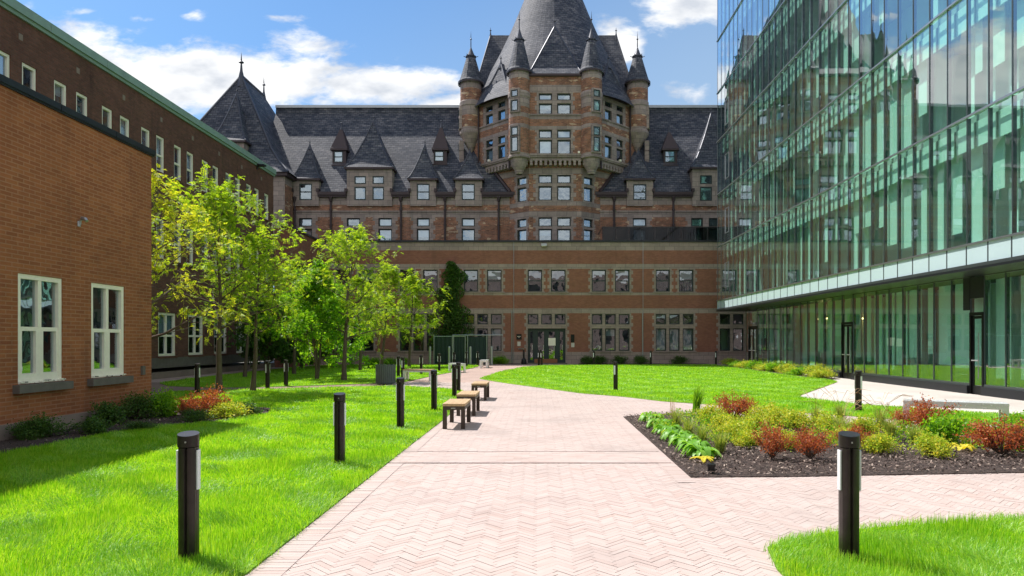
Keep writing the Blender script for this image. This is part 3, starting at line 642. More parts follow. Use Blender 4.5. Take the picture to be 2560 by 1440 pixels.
# roof terrace guard
t = thing('glass_railing', (8, AY+.5, AT), 'dark glass railing of the roof terrace on top of the annex', 'railing', world=True)
x0, x1, zt = Xa(1508), 18.0, PZ(568, AY+.5)
nP = 14
q = MB()
for k in range(nP+1): xx = x0 + (x1-x0)*k/nP; q.box(xx-.02, xx+.02, AY+.48, AY+.52, AT-.3, zt)
q.box(x0-.02, x1, AY+.475, AY+.525, zt, zt+.04)
q.box(x0-.02, x0+.02, AY+.52, AY+4, zt, zt+.04); q.build('post', MAT['dark_metal'], t)
q = MB()
for k in range(nP): xa = x0+(x1-x0)*k/nP+.03; xb = x0+(x1-x0)*(k+1)/nP-.03; q.box(xa, xb, AY+.49, AY+.51, AT+.02, zt-.01)
q.build('pane', MAT['glass_dark'], t)
for k, px in enumerate((1746, 1781)):
    t = thing('terrace_chair', (PX(px, 50.2), 50.2, AT-.35), ['white chair on the roof terrace, the left of two behind the dark glass railing', 'white chair on the roof terrace, beside the glass building, behind the railing'][k], 'chair', 'white chairs on the roof terrace')
    q = MB(); q.box(-.24,.24,-.22,.22,.42,.47); q.build('seat', MAT['white_paint'], t); q = MB(); q.box(-.24,.24,.20,.24,.47,.92); q.build('backrest', MAT['white_paint'], t)
    for sx in (-.21,.21):
        for sy_ in (-.19,.19): q = MB(); q.box(sx-.02, sx+.02, sy_-.02, sy_+.02, 0, .42); q.build('leg', MAT['white_paint'], t)

# ------------------------------------------------------------------ stone building behind the viewer (seen mirrored in the windows)
bb = thing('stone_building', (0, -26, 0), 'pale stone building behind the viewer, seen only mirrored in the annex windows', 'building', world=True)
fb = (Vector((0, -26, 0)), Vector((-1, 0, 0)), Vector((0, 1, 0))); bops = [(-36+4.5*i, -34+4.5*i, 1.2+4*j, 3.6+4*j) for i in range(16) for j in range(3)]
wm = MB(); wall(wm, fb, -38, 38, 0, 13.5, bops, (), 0, .3); wm.box(-38, 38, -38, -26.02, 13.3, 13.5, 0); wm.build('wall', [MAT['stone_light']], bb)
p = MB()
for (a, b_, c, d) in bops: p.fbox(fb, a, b_, -.34, -.28, c, d)
p.build('window', MAT['inside'], bb)
# ------------------------------------------------------------------ hotel
HY = 53.3
ho = thing('grand_hotel', (1.4, 56, 0), 'grand brick and stone hotel with steep slate roofs and central round tower', 'building', world=True)
fr = FX(HY); Xh = lambda px: PX(px, HY); Zh = lambda py: PZ(py, HY)
EZ = Zh(482); zb = {k: Zh(k) for k in (485, 512, 526, 543, 566, 572, 603)}
HMATS = [MAT['brick_hotel'], MAT['stone'], MAT['gutter'], MAT['slate'], MAT['slate_flash']]
wins, paint = [], []
BIG = (-60, 60)
paint += [(*BIG, zb[512], EZ+1, 1), (*BIG, zb[543], zb[526], 1)]
upper = [(748, 780), (867, 900), (946, 980), (1042, 1074), (1154, 1187), (1582, 1616), (1728, 1757), (1772, 1801)]
rep = []
for p0, p1 in upper + [(1860, 1893), (1960, 1993)]:
    a, b_ = Xh(p0), Xh(p1)
    for c, d in ((Zh(566), Zh(545)), (Zh(607), Zh(572))):
        wins.append((a, b_, c, d)); rep.append((a, b_))
    z = Zh(607); k = 0
    while z < zb[543]:
        e = .28 + (.16 if k % 2 else 0); zz = min(z+.34, zb[543]); paint.append((a-e, b_+e, z, zz, 1)); z = zz; k += 1
TWL, TWR = Xh(1290), Xh(1486)
hm = MB()
wall(hm, fr, -27.0, TWL, 8, EZ, wins, paint, 0, .25, revm=1)
wall(hm, fr, TWR, 40, 8, EZ, wins, paint, 0, .25, revm=1)
DORM = [(733,797,447),(867,980,419),(1025,1090,447),(1138,1205,447),(1567,1633,447),(1731,1850,419)]
for (a, b_, c, d) in wins: window(ho, fr, a, b_, c, d, rails=(), t=.09, rec=.14, blind=rnd.choice((.97, .6, .97, None)) if c < 9.5 else rnd.choice((.9, .97, None)), backd=.6)
# string courses
hm.fbox(fr, -27, TWL, -.05, .07, Zh(530), Zh(527), 1); hm.fbox(fr, TWR, 40, -.05, .07, Zh(530), Zh(527), 1)
hm.build('wall', HMATS, ho)
# main roofs
SL = 1.80; RD = 4.49; RZ = EZ + .45 + SL*RD
def roofz(Y): return EZ + SL*(Y - (HY - .05))
RZ = roofz(HY+RD); RYY = HY+RD
rf = MB()
for (x0, x1) in ((-22, TWL+.02), (TWR-.02, 40)):
    rf.face([(x0, HY-.05, EZ), (x1, HY-.05, EZ), (x1, RYY-.35, roofz(RYY-.35)), (x0, RYY-.35, roofz(RYY-.35))], 0)
    z1 = roofz(RYY-.35); rf.face([(x0, RYY-.35, z1), (x1, RYY-.35, z1), (x1, RYY-.3, z1+.5), (x0, RYY-.3, z1+.5)], 0)
    rf.face([(x1, RYY+5, EZ), (x0, RYY+5, EZ), (x0, RYY, z1+.5), (x1, RYY, z1+.5)], 0)
    rf.box(x0, x1, RYY-.42, RYY+.1, z1+.5, z1+.72, 1)
rf.build('roof', [MAT['slate'], MAT['ridge']], ho)
# roof strips running down beside the tower, where the eaves climb its side
# gutters between dormers
gt = MB()
DW = [(733, 797), (867, 980), (1025, 1090), (1138, 1205)]
segs = [(715, 733), (797, 867), (980, 1025), (1090, 1138), (1205, 1290), (1486, 1567), (1633, 1731), (1850, 2000)]
for (p0, p1) in segs:
    gt.fbox(fr, Xh(p0), Xh(p1), .0, .34, EZ-.22, EZ+.02, 0); gt.fbox(fr, Xh(p0), Xh(p1), .0, .24, EZ-.36, EZ-.222, 0)
    for q in (p0, p1):
        if q not in (1290, 1486): gt.fbox(fr, Xh(q)-.1, Xh(q)+.1, -.1, .36, EZ+.021, EZ+.28, 0)
gt.build('gutter', MAT['gutter'], ho)
for px in (738, 828, 1003, 1113, 1247, 1535, 1683):
    q = MB(); q.tube([(Xh(px), HY-.1, 8.2), (Xh(px), HY-.1, EZ-.3)], .08, 8); q.lathe(Xh(px), HY-.14, [(.02, EZ-.75),(.1, EZ-.7),(.17, EZ-.36)], 8)
    for z_ in (9.2, 10.6, 11.8): q.lathe(Xh(px), HY-.1, [(.08, z_), (.12, z_), (.12, z_+.12), (.08, z_+.12)], 8)
    q.build('downpipe', MAT['gutter'], ho)
def pyr(mb, fr, cx, hw, z0, z1, dfront, dapex, dback, flare=True, m=0, me=1, hips=True):
    """steep hipped cap on a frame: hw half width, front edge dfront out of the wall, apex dapex behind the wall"""
    o, ud, n = fr
    def P(a, d, z): return (o.x+ud.x*a+n.x*d, o.y+ud.y*a+n.y*d, z)
    lv = [(0,1.0),(.06,.87),(.16,.74),(.32,.57),(.62,.30),(1,.012)] if flare else [(0,1),(.08,.9),(.2,.785),(1,.012)]
    rings = []
    for t, k in lv:
        z = z0+(z1-z0)*t; f = -dapex + (dfront+dapex)*k; b = -dapex - (dback-dapex)*k
        rings.append([P(cx-hw*k, f, z), P(cx+hw*k, f, z), P(cx+hw*k, b, z), P(cx-hw*k, b, z)])
    for r0, r1 in zip(rings[:-1], rings[1:]):
        for k in range(4): mb.face([r0[k], r0[(k+1)%4], r1[(k+1)%4], r1[k]], m)
    if hips:
        for k in (0, 1): mb.tube([r[k] for r in rings], .055, 5, me)
    mb.fbox(fr, cx-hw, cx+hw, -dback+.0, dfront, z0-.14, z0-.002, 2)
    A = P(cx, -dapex, z1); return A
def finial(mb, A, h, r=.05, m=0):
    mb.lathe(A[0], A[1], [(r*4, A[2]-r*9), (r*2.4, A[2]-r*3), (r, A[2]+h*.2), (r*.6, A[2]+h*.5), (r*2, A[2]+h*.55), (r*.6, A[2]+h*.62), (0, A[2]+h)], 8, m)
def dormer(px0, px1, ztop, apx, zapex, wins2, Yw=HY-.15, depth=4.2, prj=.16, hwx=.0, par=None, name='dormer'):
    f = FX(Yw); a, b_ = PX(px0, Yw), PX(px1, Yw); zt = PZ(ztop, Yw)
    mb = MB(); ops = [(PX(w[0],Yw), PX(w[1],Yw), PZ(w[3],Yw), PZ(w[2],Yw)) for w in wins2]
    wall(mb, f, a, b_, EZ-1.05, zt, ops, (), 1, .10, revm=1)
    for s_, xx in ((-1, a), (1, b_)):
        mb.face([(xx, Yw, EZ-1.05), (xx, Yw+depth, EZ-1.05), (xx, Yw+depth, zt), (xx, Yw, zt)][::s_], 1 if s_ else 1)
    root = mb.build(name, HMATS, par or ho)
    mb = MB(); hw = (b_-a)/2+prj; cx = (a+b_)/2; dap = hw*.78
    zA = PZ(zapex, Yw+dap)
    A = pyr(mb, f, cx, hw, zt, zA, prj+.05, dap, max(depth, dap*2.0), m=0, me=1)
    finial(mb, A, (zA-zt)*.13, .045, 1); mb.build('dormer_roof', [MAT['slate'], MAT['slate_flash'], MAT['gutter']], root)
    for o_ in ops: window(root, f, *o_, rails=(.5,) if o_[3]-o_[2] > 1.1 and len(ops) == 1 else (), t=.085, rec=.035, blind=None, backd=.10)
    return root
dormer(733, 797, 447, 773, 362, [(748, 780, 459, 500)])
dormer(867, 980, 419, 933, 302, [(886, 915, 440, 460), (931, 960, 440, 460), (886, 915, 467, 500), (931, 960, 467, 500)])
dormer(1025, 1090, 447, 1063, 362, [(1042, 1074, 459, 500)])
dormer(1138, 1205, 447, 1170, 378, [(1154, 1187, 459, 500)])
dormer(1567, 1633, 447, 1600, 378, [(1583, 1616, 460, 500)])
dormer(1731, 1850, 419, 1790, 285, [(1750, 1780, 438, 460), (1797, 1827, 438, 460), (1750, 1780, 467, 502), (1797, 1827, 467, 502)])
def slate_dormer(px0, px1, w0, w1, zb_, zt, wz1, wz0, zap):
    # little metal clad window standing on the roof slope
    Yd = HY + 1.42; f = FX(Yd); a, b_ = PX(px0+5, Yd), PX(px1-5, Yd); z0, z1 = PZ(zb_, Yd), PZ(zt, Yd)
    mb = MB(); op = (PX(w0, Yd), PX(w1, Yd), PZ(wz1, Yd), PZ(wz0, Yd))
    wall(mb, f, a, b_, z0, z1, [op], (), 2, .15)
    for xx in (a, b_): mb.face([(xx, Yd, z0), (xx, Yd+2.2, z0), (xx, Yd+2.2, z1), (xx, Yd, z1)], 2)
    mb.fbox(f, a-.05, b_+.05, -.05, .12, z0-.1, z0, 2)
    root = mb.build('dormer', HMATS, ho); mb = MB(); hw = (b_-a)/2+.14; zA = PZ(zap, Yd+.6)
    A = pyr(mb, f, (a+b_)/2, hw, z1, zA, .14, .6, 2.2, flare=False, m=2, me=2, hips=False)
    finial(mb, A, .5, .035, 1); mb.build('dormer_roof', [MAT['slate'], MAT['slate_flash'], MAT['gutter']], root)
    window(root, f, *op, rails=(.5,), t=.07, rec=.06, blind=rnd.choice((.5, .9)), backd=.4)
slate_dormer(826, 870, 834, 857, 412, 372, 406, 377, 316)
slate_dormer(1079, 1122, 1086, 1109, 410, 372, 403, 377, 311)
slate_dormer(1654, 1698, 1662, 1688, 412, 372, 406, 376, 325)

# left pavilion with its tall hipped roof
PV = MB(); PY = 51.5; pz = PZ(430, PY-.3); xL, xR = -29.3, PX(712, PY)
fp = FX(PY); paintp = [(*BIG, pz-.8, pz+1, 1)] + [(xR-.9-(.25 if k % 2 else 0), xR+1, 7+.4*k, 7.4+.4*k, 1) for k in range(18)]
wall(PV, fp, xL, xR, 6, pz, (), paintp, 0)
fe = FE(xR); wall(PV, fe, PY, 66, 6, pz, (), [(*((40, 70)), pz-.8, pz+1, 1)], 0)
PV.box(xL-.3, xR+.28, PY-.3, 66, pz-.25, pz-.002, 2); PV.build('wall', HMATS, ho)
pr = MB(); r0 = [(xL-.45, PY-.45), (xR+.42, PY-.45), (xR+.42, 66.3), (xL-.45, 66.3)]; Zr = 22.9
A1, A2 = (-23.7, 54.7), (-23.7, 59.2)
def lerp(a, b, t): return (a[0]+(b[0]-a[0])*t, a[1]+(b[1]-a[1])*t)
ap = [A1, A1, A2, A2]; prev = [(*q, pz) for q in r0]; hips = [[], [], [], []]
for k in range(4): hips[k].append(prev[k])
for (tz, th) in ((.10, .17), (.24, .34), (1, 1)):
    cur = [(*lerp(r0[k], ap[k], th), pz+(Zr-pz)*tz) for k in range(4)]
    for k in range(4): pr.face([prev[k], prev[(k+1)%4], cur[(k+1)%4], cur[k]], 0)
    for k in range(4): hips[k].append(cur[k])
    prev = cur
for k in (0, 1): pr.tube(hips[k], .09, 6, 1)
pr.tube([(*A1, Zr), (*A2, Zr)], .11, 6, 1)
finial(pr, (*A1, Zr), 1.9, .11, 1); finial(pr, (*A2, Zr), 1.7, .08, 1)
pr.build('roof', [MAT['slate'], MAT['slate_flash']], ho)
def pav_dormer():
    f = FX(PY-.02); z1 = PZ(352, PY); cx = PX(572, PY); hw = 1.35; mb = MB()
    wall(mb, f, cx-1.15, cx+1.15, pz-1, z1, (), (), 1)
    for xx in (cx-1.15, cx+1.15): mb.face([(xx, PY-.02, pz-1), (xx, PY+3, pz-1), (xx, PY+3, z1), (xx, PY-.02, z1)], 1)
    root = mb.build('dormer', HMATS, ho); mb = MB(); A = pyr(mb, f, cx, hw, z1, PZ(235, PY+1.4), .2, 1.4, 4.0, m=0, me=1); finial(mb, A, .5, .04, 1)
    mb.build('dormer_roof', [MAT['slate'], MAT['slate_flash'], MAT['gutter']], root)
pav_dormer()

# ------------------------------------------------------------------ central tower
CX, CY = 1.375, 58.2; AP = 6.6; HW = AP*math.tan(R(22.5))
def oct_frame(k, ap=AP):
    """k=0 faces the viewer, +1 the right diagonal, -1 the left one"""
    th = R(-90 + 45*k); n = Vector((math.cos(th), math.sin(th), 0)); ud = Vector((-n.y, n.x, 0))
    return (Vector((CX, CY, 0)) + n*ap, ud, n)
tw = MB(); TY = CY-AP; Zt = lambda py: PZ(py, TY); Xt = lambda px: PX(px, TY) - CX
zz = {k: Zt(k) for k in (186, 212, 231, 287, 298, 315, 325, 386, 392, 410)}
TB = zz[392]; TT = zz[186]; DZ = PZ(246, 53.6)
tw_paint = [(*BIG, zz[231], zz[212], 1), (*BIG, zz[298], zz[287], 1), (*BIG, zz[325], zz[315], 1), (*BIG, TB-1, zz[386], 1)]
def quo(pl, a, b_, z0, z1, e0=.16, e1=.14, m=1):
    z = z0; k = 0
    while z < z1-.01: zz_ = min(z+.33, z1); e = e0+(e1 if k % 2 else 0); pl.append((a-e, b_+e, z, zz_, m)); z = zz_; k += 1
fops = []
for p0, p1 in ((1347, 1380), (1393, 1427)):
    for q0, q1 in ((233, 250), (258, 285), (324, 345), (349, 385)): fops.append((Xt(p0), Xt(p1), Zt(q1), Zt(q0)))
pf = list(tw_paint); quo(pf, Xt(1347), Xt(1427), Zt(285), Zt(231)); quo(pf, Xt(1347), Xt(1427), Zt(385), Zt(324))
f0 = oct_frame(0); wall(tw, f0, -HW, HW, TB, TT, fops, pf, 0, .28, revm=1)
dops = []
for s_ in (-1, 1):
    fd = oct_frame(s_); pd = list(tw_paint)
    ops = []
    for uc in (-.72, .72):
        for (c, d) in ((Zt(285)-.05, Zt(258)-.05), (Zt(250)-.05, Zt(236)-.05), (Zt(383), Zt(350)), (Zt(345), Zt(326))): ops.append((uc-.42, uc+.42, c, d))
    quo(pd, -1.14, 1.14, Zt(287), DZ+1, .3, .0); quo(pd, -1.14, 1.14, Zt(385), Zt(324), .22, .14)
    wall(tw, fd, -HW, HW, TB, DZ, ops, pd, 0, .28, revm=1); dops.append((fd, ops))
for k in (-2, 2): wall(tw, oct_frame(k), -HW, HW, TB, zz[212], (), tw_paint, 0)
for k in (3, 4, 5): wall(tw, oct_frame(k), -HW, HW, TB, zz[212], (), (), 0)
# lower body
LH = 2.0; LY = 52.1
fl0 = FX(LY); Xl = lambda px: PX(px, LY); Zl = lambda py: PZ(py, LY)
lops = []
for p0, p1 in ((1346, 1380), (1393, 1427)):
    for q0, q1 in ((437, 458), (465, 501), (543, 566), (572, 607)): lops.append((Xl(p0), Xl(p1), Zl(q1), Zl(q0)))
zlb = {k: Zl(k) for k in (420, 435, 503, 514, 528, 543)}
lp = [(*BIG, zlb[435], zlb[420], 1), (*BIG, zlb[514], zlb[503], 1), (*BIG, zlb[543], zlb[528], 1)]
lpf = list(lp); quo(lpf, Xl(1346), Xl(1427), Zl(503), Zl(435), .2, .2); quo(lpf, Xl(1346), Xl(1427), 8, Zl(543), .2, .2)
wall(tw, fl0, CX-LH, CX+LH, 7.5, TB, lops, lpf, 0, .25, revm=1)
ldo = []
for s_ in (-1, 1):
    n = Vector((s_*math.sin(R(38)), -math.cos(R(38)), 0)); ud = Vector((-n.y, n.x, 0)); o = Vector((CX+s_*LH, LY, 0))
    fd = (o, ud, n); ln = 6.2
    u0, u1 = (-ln, 0) if s_ < 0 else (0, ln); uc = s_*.73
    ops = [(uc-.46, uc+.46, Zl(q1), Zl(q0)) for q0, q1 in ((440, 459), (466, 501), (545, 566), (572, 607))]
    pd = list(lp); quo(pd, uc-.46, uc+.46, Zl(503), Zl(435), .14, .12); quo(pd, uc-.46, uc+.46, 8, Zl(543), .14, .12)
    wall(tw, fd, u0, u1, 7.5, TB, ops, pd, 0, .25, revm=1); ldo.append((fd, ops))
tw.build('tower_wall', HMATS, ho)
for s_ in (-1, 1):   # gutter where the roof climbs the side of the tower
    pp = [];
    for d_ in (1.12, 1.5, 1.9, 2.3, 2.55):
        Y = LY+d_; pp.append((CX+s_*(LH+d_/math.tan(R(38))+.05), Y-.1, roofz(Y)+.1))
    q = MB(); q.tube(pp, .13, 6); q.build('gutter', MAT['gutter'], ho)
for o_ in fops: window(ho, f0, *o_, rails=(), t=.09, rec=.16, blind=rnd.choice((.9, None, None, .5)), backd=.6)
for fd, ops in dops + ldo:
    for o_ in ops: window(ho, fd, *o_, rails=(), t=.08, rec=.15, blind=rnd.choice((None, None, .9)), backd=.6)
for o_ in lops: window(ho, fl0, *o_, rails=(), t=.09, rec=.15, blind=rnd.choice((None, None, .5)), backd=.6)
# projecting bands, sills and the corbel table
for k in (-2, -1, 0, 1, 2):
    f = oct_frame(k)
    for za, zb2, out in ((zz[287]-.06, zz[287]+.06, .08), (zz[386]-.10, zz[386]+.05, .12)):
        bd = MB(); bd.fbox(f, -HW-.03, HW+.03, 0, out, za, zb2); bd.build('stone_band', MAT['stone'], ho)
    bd = MB()
    if abs(k) < 2:
        bd.fbox(f, -HW, HW, -1.0, .06, TB-.02, TB+.2)
        bd.fbox(f, -HW, HW, -1.0, -.06, TB-.26, TB-.021)
        n = 15
        for i in range(n): c = -HW + (i+.5)*2*HW/n; bd.fbox(f, c-.10, c+.10, -.5, -.0, TB-.62, TB-.261)
    if bd.f: bd.build('corbel_table', MAT['stone'], ho)
# security lights along the ledge
for px in (1258, 1319, 1447, 1514):
    k = 0 if 1300 < px < 1480 else (-1 if px < 1388 else 1); f = oct_frame(k); u_ = {1258: -.6, 1319: Xt(1319), 1447: Xt(1447), 1514: .6}[px]
    q = MB(); q.fbox(f, u_-.08, u_+.08, .02, .2, zz[386]+.05, zz[386]+.2); q.build('ledge_light', MAT['white_paint'], ho)
# turrets
def turret(cx, cy, r, zc, ztip, zbot, bowl=True, wang=None):
    mb = MB(); zs = [(zbot, None)]
    bz = lambda py: PZ(py, cy-r)
    zc0 = zc
    prof = []; mats = []
    def seg_(r0, z0, r1, z1, m): prof.append((r0, z0, r1, z1, m))
    z0 = zbot + (1.25 if bowl else 1.6)
    if bowl:
        for (ra, za, rb, zb_) in ((.32, -.15, .42, 0), (.42, 0, .42, .1), (.42, .1, .58, .3), (.58, .3, .75, .62), (.75, .62, .83, .95), (.83, .95, 1.06, 1.0), (1.06, 1.0, 1.06, 1.12), (1.06, 1.12, 1.0, 1.2), (1, 1.2, 1, 1.25)): seg_(ra*r, zbot+za, rb*r, zbot+zb_, 1)
    else:
        for (ra, za, rb, zb_) in ((.0, -.6, .3, 0), (.3, 0, .9, .9), (.9, .9, 1.06, 1.1), (1.06, 1.1, 1.06, 1.3), (1.06, 1.3, 1, 1.4), (1, 1.4, 1, 1.6)): seg_(ra*r, zbot+za, rb*r, zbot+zb_, 1)
    bands = [(zz[386], 1), (zz[325], 0), (zz[315], 1), (zz[298], 0), (zz[287], 1), (zc-2.75, 0), (zc-1.55, 1), (zc-.62, 0), (zc, 1)]
    z = z0
    for zt_, m in bands:
        if zt_ <= z + .02: continue
        if m == 1 and abs(zt_-(zc-1.55)) < .01:
            seg_(r, z, r, zt_-.5, 1); seg_(r, zt_-.5, r*1.07, zt_-.4, 1); seg_(r*1.07, zt_-.4, r*1.07, zt_-.1, 1); seg_(r*1.07, zt_-.1, r, zt_, 1)
        else: seg_(r, z, r, zt_, m)
        z = zt_
    for (r0, a, r1, b_, m) in prof: mb.lathe(cx, cy, [(r0, a), (r1, b_)], 20, m)
    root = mb.build('turret', HMATS, ho)
    mb = MB(); H = ztip-zc; R_ = r*1.22
    mb.lathe(cx, cy, [(r*.9, zc-.04), (R_, zc-.02), (R_, zc+.06), (R_*.88, zc+H*.06), (R_*.80, zc+H*.14), (R_*.33, zc+H*.68)], 20, 0)
    rc = R_*.33; zr = zc+H*.68
    mb.lathe(cx, cy, [(rc*1.25, zr-.03), (rc*1.25, zr+.06), (rc*.9, zr+.08), (rc*.35, zr+H*.18), (.04, zc+H*.93), (0, ztip)], 12, 1)
    for k in range(6): t = k*math.pi/3; mb.tube([(cx+rc*1.1*math.cos(t), cy+rc*1.1*math.sin(t), zr), (cx+rc*1.7*math.cos(t), cy+rc*1.7*math.sin(t), zr+.06)], .03, 4, 1)
    mb.lathe(cx, cy, [(.04, ztip-.2), (.035, ztip+.4), (.09, ztip+.45), (.03, ztip+.52), (0, ztip+1.15)], 8, 1)
    mb.lathe(cx, cy, [(R_, zc-.14), (R_*1.01, zc-.02)], 20, 2)
    mb.build('turret_roof', [MAT['slate'], MAT['slate_flash'], MAT['gutter']], root)
    if wang is not None:
        th = R(-90+wang); n = Vector((math.cos(th), math.sin(th), 0)); f = (Vector((cx, cy, 0))+n*(r*1.0+.05), Vector((-n.y, n.x, 0)), n)
        for (q0, q1) in ((233, 250), (258, 285), (324, 345), (349, 385)):
            za, zb_ = Zt(q1), Zt(q0); s = MB()
            hw = .27
            s.fbox(f, -hw-.12, -hw, -.3, .05, za-.1, zb_+.12); s.fbox(f, hw, hw+.12, -.3, .05, za-.1, zb_+.12); s.fbox(f, -hw, hw, -.3, .05, zb_, zb_+.12); s.fbox(f, -hw, hw, -.3, .05, za-.1, za)
            s.build('window_surround', MAT['stone'], root)
            window(root, (f[0]+n*.045, f[1], f[2]), -hw, hw, za, zb_, rails=(), t=.06, rec=.005, blind=None, backd=.06)
vx = HW
turret(CX-vx, TY+.1, .80, PZ(181, TY), PZ(62, TY), PZ(428, TY-.3), True, -22)
turret(CX+vx, TY+.1, .80, PZ(181, TY), PZ(62, TY), PZ(428, TY-.3), True, 22)
for s_ in (-1, 1):
    cx_ = CX + s_*AP*1.0; cy_ = CY - HW - .1
    turret(cx_+s_*.15, cy_, .86, PZ(209, cy_), PZ(112, cy_), PZ(372, cy_), False, s_*78)
# great cone and its caps
cn = MB(); ZA = 36.4; k_ = .452
prof = [(7.35, DZ-.35), (7.2, DZ-.1), (6.75, DZ+.7), (6.15, 22.4), (5.5, 23.9), (4.62, 25.6), (3.82, 27.3), (3.1, 29), (2.42, 30.7), (1.8, 32.3), (1.2, 33.8), (.1, ZA)]
SEG = 64
def cr(r, z, a):   # the cone stops behind the taller front wall
    da = abs((a + math.pi/2 + math.pi) % (2*math.pi) - math.pi)
    return min(r, (AP-.2)/math.cos(da)) if da < R(22.6) and z < TT+.2 else r
for (ra, za), (rb, zb_) in zip(prof[:-1], prof[1:]):
    for k in range(SEG):
        t0 = 2*math.pi*k/SEG; t1 = 2*math.pi*(k+1)/SEG
        P = lambda r, t, z: (CX+cr(r, z, t)*math.cos(t), CY+cr(r, z, t)*math.sin(t), z)
        cn.face([P(ra,t0,za), P(ra,t1,za), P(rb,t1,zb_), P(rb,t0,zb_)], 0, [(t0*4.5,za*1.1),(t1*4.5,za*1.1),(t1*4.5,zb_*1.1),(t0*4.5,zb_*1.1)])
cn.lathe(CX, CY, [(.3, ZA-.6), (.12, ZA), (.05, ZA+1.5), (.2, ZA+1.6), (0, ZA+2.6)], 10, 1)
def cap(k, hw, z0, zA, dap, proj=.18, back=3.5):
    f = oct_frame(k); o, ud, n = f
    def P(a, d, z): return (o.x+ud.x*a+n.x*d, o.y+ud.y*a+n.y*d, z)
    dA = -(AP-dap); A = P(0, dA, zA); L1 = [P(-hw, proj, z0), P(hw, proj, z0)]; t = .16
    zf = z0+(zA-z0)*t; L2 = [P(-hw*.86, proj+(dA-proj)*.30, zf), P(hw*.86, proj+(dA-proj)*.30, zf)]
    B1 = [P(-hw, -back, z0), P(hw, -back, z0)]; B2 = [P(-hw*.86, -back, zf), P(hw*.86, -back, zf)]; AB = P(0, -back, zA-.01)
    cn.face([L1[0], L1[1], L2[1], L2[0]], 0); cn.face([L2[0], L2[1], A], 0)
    cn.face([B1[0], L1[0], L2[0], B2[0]], 0); cn.face([L1[1], B1[1], B2[1], L2[1]], 0)
    cn.face([B2[0], L2[0], A, AB], 0); cn.face([L2[1], B2[1], AB, A], 0)
    for s in (0, 1): cn.tube([L1[s], L2[s], A], .06, 5, 1)
    cn.fbox(f, -hw, hw, -1, proj+.02, z0-.16, z0-.003, 2)
    finial(cn, A, .7, .05, 1)
cap(0, HW-.72, TT, PZ(66, 53.6), 4.6)
for s_ in (-1, 1):
    cap(s_, 1.62, DZ, 23.6, 6.0, .22, 2.2)
    cap(2*s_, 2.3, 22.0, 27.7, 5.35, .2, 3.0)
cn.build('tower_roof', [MAT['slate'], MAT['slate_flash'], MAT['gutter']], ho)
for k, u_ in ((-1, 1.75), (1, -1.75), (-1, -1.9), (1, 1.9)):
    f = oct_frame(k); o, ud, n = f; b0 = o+ud*u_+n*.12
    q = MB(); q.tube([(b0.x, b0.y, TB-.8), (b0.x, b0.y, DZ-.2)], .07, 6); q.build('downpipe', MAT['gutter'], ho)

# ------------------------------------------------------------------ glass building, right
GX, GY1, GY0 = 12.2, 46.2, 9.0; MOD = .925
RX, RY1 = 13.4, 43.8
FLR = [4.36, 7.98, 11.50, 15.07, 18.36, 21.9, 25.4]
MAT['gb_white'] = plain('white_interior_panel', (.88, .90, .87), .8, 0, .04)
MAT['gb_wall'] = plain('grey_interior_wall', (.82, .85, .82), .8, 0, .12, .6)
MAT['gb_floor'] = plain('interior_floor', (.55, .56, .53), .6, 0, .2, 2)
MAT['gb_band'] = plain('pale_blue_spandrel', (.46, .57, .60), .18, 0, .05, 1)
MAT['mull'] = plain('curtain_wall_mullion', (.10, .115, .12), .35, .6)
gb = thing('glass_building', (GX, 30, 0), 'green glass curtain wall building with pale spandrel band on the right', 'building', world=True)
rg = random.Random(11); nM = int((GY1-GY0)/MOD); ys = [GY1 - k*MOD for k in range(nM+1)]; ylast = ys[-1]
def panes(par, X, z0, z1, yy, jit=.0055, mat='glass_green', sx=-1):
    mb = MB()
    for a, b_ in zip(yy[1:], yy[:-1]):
        j = [rg.uniform(-jit, jit) for _ in range(4)]
        mb.face([(X+j[0], b_, z0), (X+j[1], a, z0), (X+j[2], a, z1), (X+j[3], b_, z1)])
    return mb.build('glazing', MAT[mat], par)
for i in range(len(FLR)-1):
    z0, z1 = FLR[i], FLR[i+1]
    o = panes(gb, GX, z0, z1, ys)
    mb = MB()
    for y_ in ys: mb.box(GX-.012, GX+.10, y_-.018, y_+.018, z0+.03, z1-.03)
    mb.build('mullion', MAT['mull'], gb)
    # ceiling band and blinds standing behind the glass
    mb = MB(); bl = MB(); off = .0
    for k, (a, b_) in enumerate(zip(ys[1:], ys[:-1])):
        mb.box(GX+.20, GX+.23, a+.02, b_-.10, z1-.86, z1-.14)
        n = rg.random(); grp = math.sin(k*.55+i*2.1)+rg.uniform(-.5, .5)
        L = min(3.0, max(.0, 1.9+grp*1.1)) if n > .08 else 0
        if i >= 2: L *= .6
        if L > .25: bl.box(GX+.48, GX+.50, a+.07, a+.07+MOD*rg.choice((.35, .55, .7)), z1-.80-L, z1-.5)
        if rg.random() < .5: bl.box(GX+.8, GX+.82, a, a+MOD*.4, z0+.2, z1-.5)
    mb.build('ceiling_panel', MAT['gb_white'], gb); bl.build('blind', MAT['gb_white'], gb)
mb = MB()
for z_ in FLR:
    mb.box(GX-.07, GX-.012, ylast, GY1+.05, z_-.028, z_+.028)
mb.build('rail', MAT['alu'], gb)
mb = MB()
for z_ in FLR: mb.box(GX+.22, GX+16, ylast, GY1-.1, z_-.13, z_+.05)
mb.build('floor_slab', MAT['gb_floor'], gb)
mb = MB()
